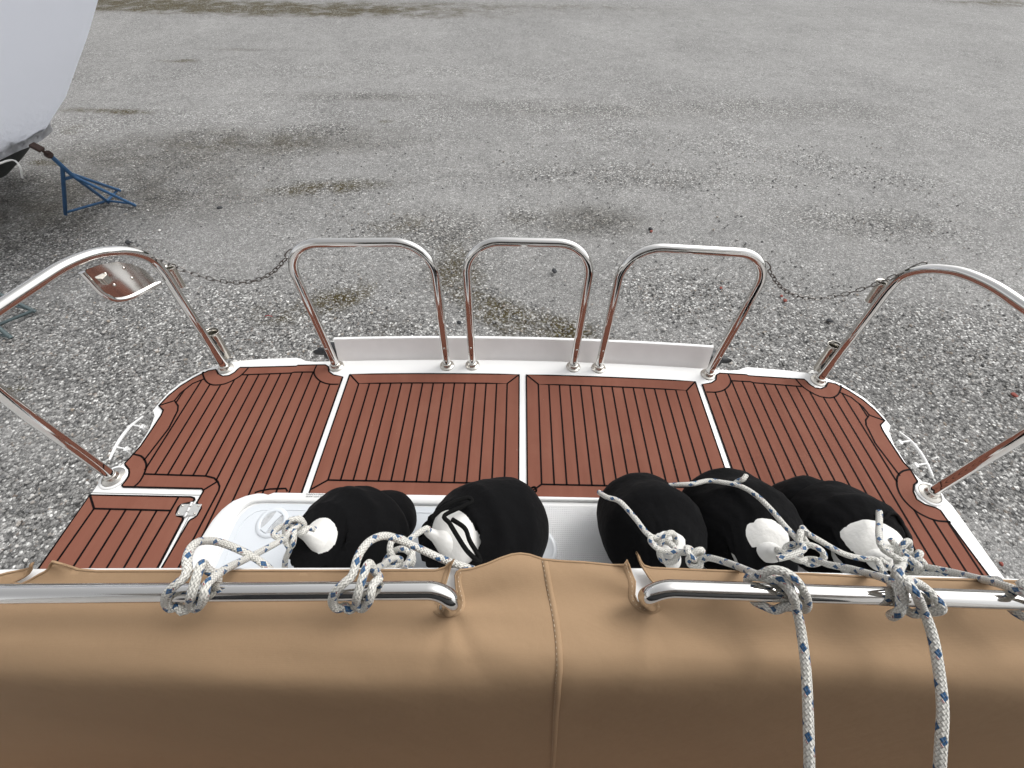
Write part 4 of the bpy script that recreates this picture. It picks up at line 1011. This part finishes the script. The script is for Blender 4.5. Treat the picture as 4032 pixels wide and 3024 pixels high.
# ------------------------------------------------------------------ neighbouring boat in shrink wrap, on stands
nb_ = empty('wrapped_boat', (-6.5, 4.9, GZ)); tag(nb_, 'neighbouring boat in white shrink wrap at the upper left, dark hull below', 'boat')
def stem(z):   # x of the stem at height z
    zs = [-1.0, -.8, -.55, -.32, 0, .5, .9, 1.5, 2.4, 3.2]; xs = [-7.0, -6.40, -5.96, -5.64, -5.12, -4.48, -4.00, -3.2, -3.0, -3.6]
    return float(np.interp(z, zs, xs))
def halfb(z): return float(np.interp(z, [-1.0, -.8, -.5, 0, .6, 1.3, 2.4, 3.2], [.95, 1.12, 1.26, 1.38, 1.65, 1.8, 1.7, 1.1]))
YC = 4.95
def section(z, n=40):
    out = []; xs = stem(z); b = halfb(z); Ln = 7.5
    for i in range(n + 1):
        t = i / n; s = t * t; out.append((xs - s * Ln, b * (1 - (1 - min(1, s * Ln / 3.6)) ** 2.4) ** .62 if s > 0 else 0.))
    return out
def shell(zl, name, m, disp=0, ins=0.):
    mb = MB(); vs = []; fs = []; row = None
    for z in zl:
        sec = section(z); ring = [(x - .0, YC - y, z) for x, y in sec[::-1]] + [(x, YC + y, z) for x, y in sec[1:]]
        row = len(ring)
        for k_, (x, y, zz) in enumerate(ring):
            p = Vector((x, y, zz)); q = disp * noise.noise(Vector((x * 1.2, y * 1.2, zz * .8))) + disp * 1.6 * math.exp(-((zz - zl[0]) / .30) ** 2) * noise.noise(Vector((x * 9 + zz * 9, y * 8, zz * 3)))
            zz2 = zz + (.05 * math.sin(x * 1.7 + 1) if zz == zl[0] and disp else 0)
            vs.append((x - ins * (1 + 4 * max(0, -.3 - zz)) + 6.5 + q * .6, YC + (y - YC) * (1 - ins * .8) - 4.9 - q, zz2 - GZ))
    for i in range(len(zl) - 1):
        for k in range(row - 1): fs.append((i * row + k, i * row + k + 1, (i + 1) * row + k + 1, (i + 1) * row + k))
    mb.add(vs, fs, 0, True); return mb.build(name, m, nb_)
def wrap_bottom(): return None
shell([-1.0, -.95, -.9, -.8, -.7, -.6, -.5, -.4, -.33, -.27], 'hull', M['hull'], 0, .04)
sw = shell([-.35, -.32, -.29, -.25, -.2, -.1, 0, .15, .3, .5, .7, .9, 1.2, 1.5, 1.8, 2.1, 2.4, 2.8, 3.2], 'shrink_wrap', M['wrap'], .05)
# drooping lower hem of the wrap: follow the sheer downwards aft
me = sw.data
for v in me.vertices:
    xw = v.co.x - 6.5
    d = max(0, -5.70 - xw); lo = math.exp(-((v.co.z + GZ + .36) / .5) ** 2); v.co.z -= min(.45, d * .34) * lo; v.co.y -= 0.02 if v.co.y < 0 else -.02
mb = MB(); a = Vector(atpl(48, 630, (0, 4.25, 0), (0, 1, 0))); b = Vector(atpl(88, 700, (0, 4.2, 0), (0, 1, 0))); c = Vector(atpl(78, 655, (0, 4.2, 0), (0, 1, 0))); a0 = Vector(atpl(-20, 650, (0, 4.1, 0), (0, 1, 0)))
off_ = Vector((6.5, -4.9, -GZ)); sweep(mb, [p + off_ for p in catmull([a0, a, c, b], .03)], .009, 8); mb.build('tie_string', M['string'], nb_)
# blue stand
def stand(root, m, G, apex, legs_top, cross, post, pad):
    def bar(a, b, r, nm, mm=m):
        mb = MB(); sweep(mb, [Vector(a) - root.location, Vector(b) - root.location], r, 12); mb.build(nm, mm, root)
    for g_, t_ in zip(G, legs_top): bar(t_, g_, .019, 'leg')
    for i, j in cross: bar(Vector(G[i]) + Vector((0, 0, .02)), Vector(G[j]) + Vector((0, 0, .02)), .014, 'brace')
    bar(apex, post[0], .023, 'post'); bar(post[0], post[1], .016, 'screw_rod', M['rust']); bar(post[0] + (post[1] - post[0]) * .05, post[0] + (post[1] - post[0]) * .2, .04, 'handle_nut', M['rust'])
    if pad: mb = MB(); box(mb, Vector(post[1]) - root.location, (.09, .08, .035), 0, Matrix.Rotation(R(40), 3, 'Y')); mb.build('pad', M['rust'], root, bevel=.01)
gA, gB, gC, gD = [Vector(atz(x, y, GZ + .02)) for x, y in ((258, 844), (427, 796), (532, 809), (471, 750))]
ap = Vector(atpl(290, 695, (0, 4.62, 0), (0, 1, 0))); p0 = Vector(atpl(198, 612, (0, 4.5, 0), (0, 1, 0))); p1 = Vector(atpl(145, 580, (0, 4.42, 0), (0, 1, 0))); pm_ = Vector(atpl(246, 662, (0, 4.56, 0), (0, 1, 0)))
st = empty('boat_stand', (gA + gC) / 2); tag(st, 'blue steel boat stand propping the wrapped boat', 'boat stand', 'boat stands')
stand(st, M['blue'], [gA, gB, gC, gD], ap, [pm_, ap, ap, pm_.lerp(ap, .6)], [(0, 1), (1, 2), (1, 3)], (p0, p1), True)
mb = MB(); s1 = pm_.lerp(gA, .22); s2 = ap; sweep(mb, [s1 - st.location, s2 - st.location], .016, 10); mb.build('brace', M['blue'], st)
g2 = [Vector(atz(x, y, GZ + .02)) for x, y in ((140, 1228), (-60, 1310), (-120, 1160), (45, 1332))]
ap2 = Vector((g2[0].x - .55, g2[0].y + .05, GZ + .75)); st2 = empty('boat_stand', g2[0]); tag(st2, 'faded grey blue boat stand foot at the left edge under the side rail', 'boat stand', 'boat stands')
stand(st2, M['grayblue'], g2, ap2, [ap2] * 4, [(0, 1), (0, 2), (1, 3)], (ap2, ap2 + Vector((-.1, .02, .25))), True)
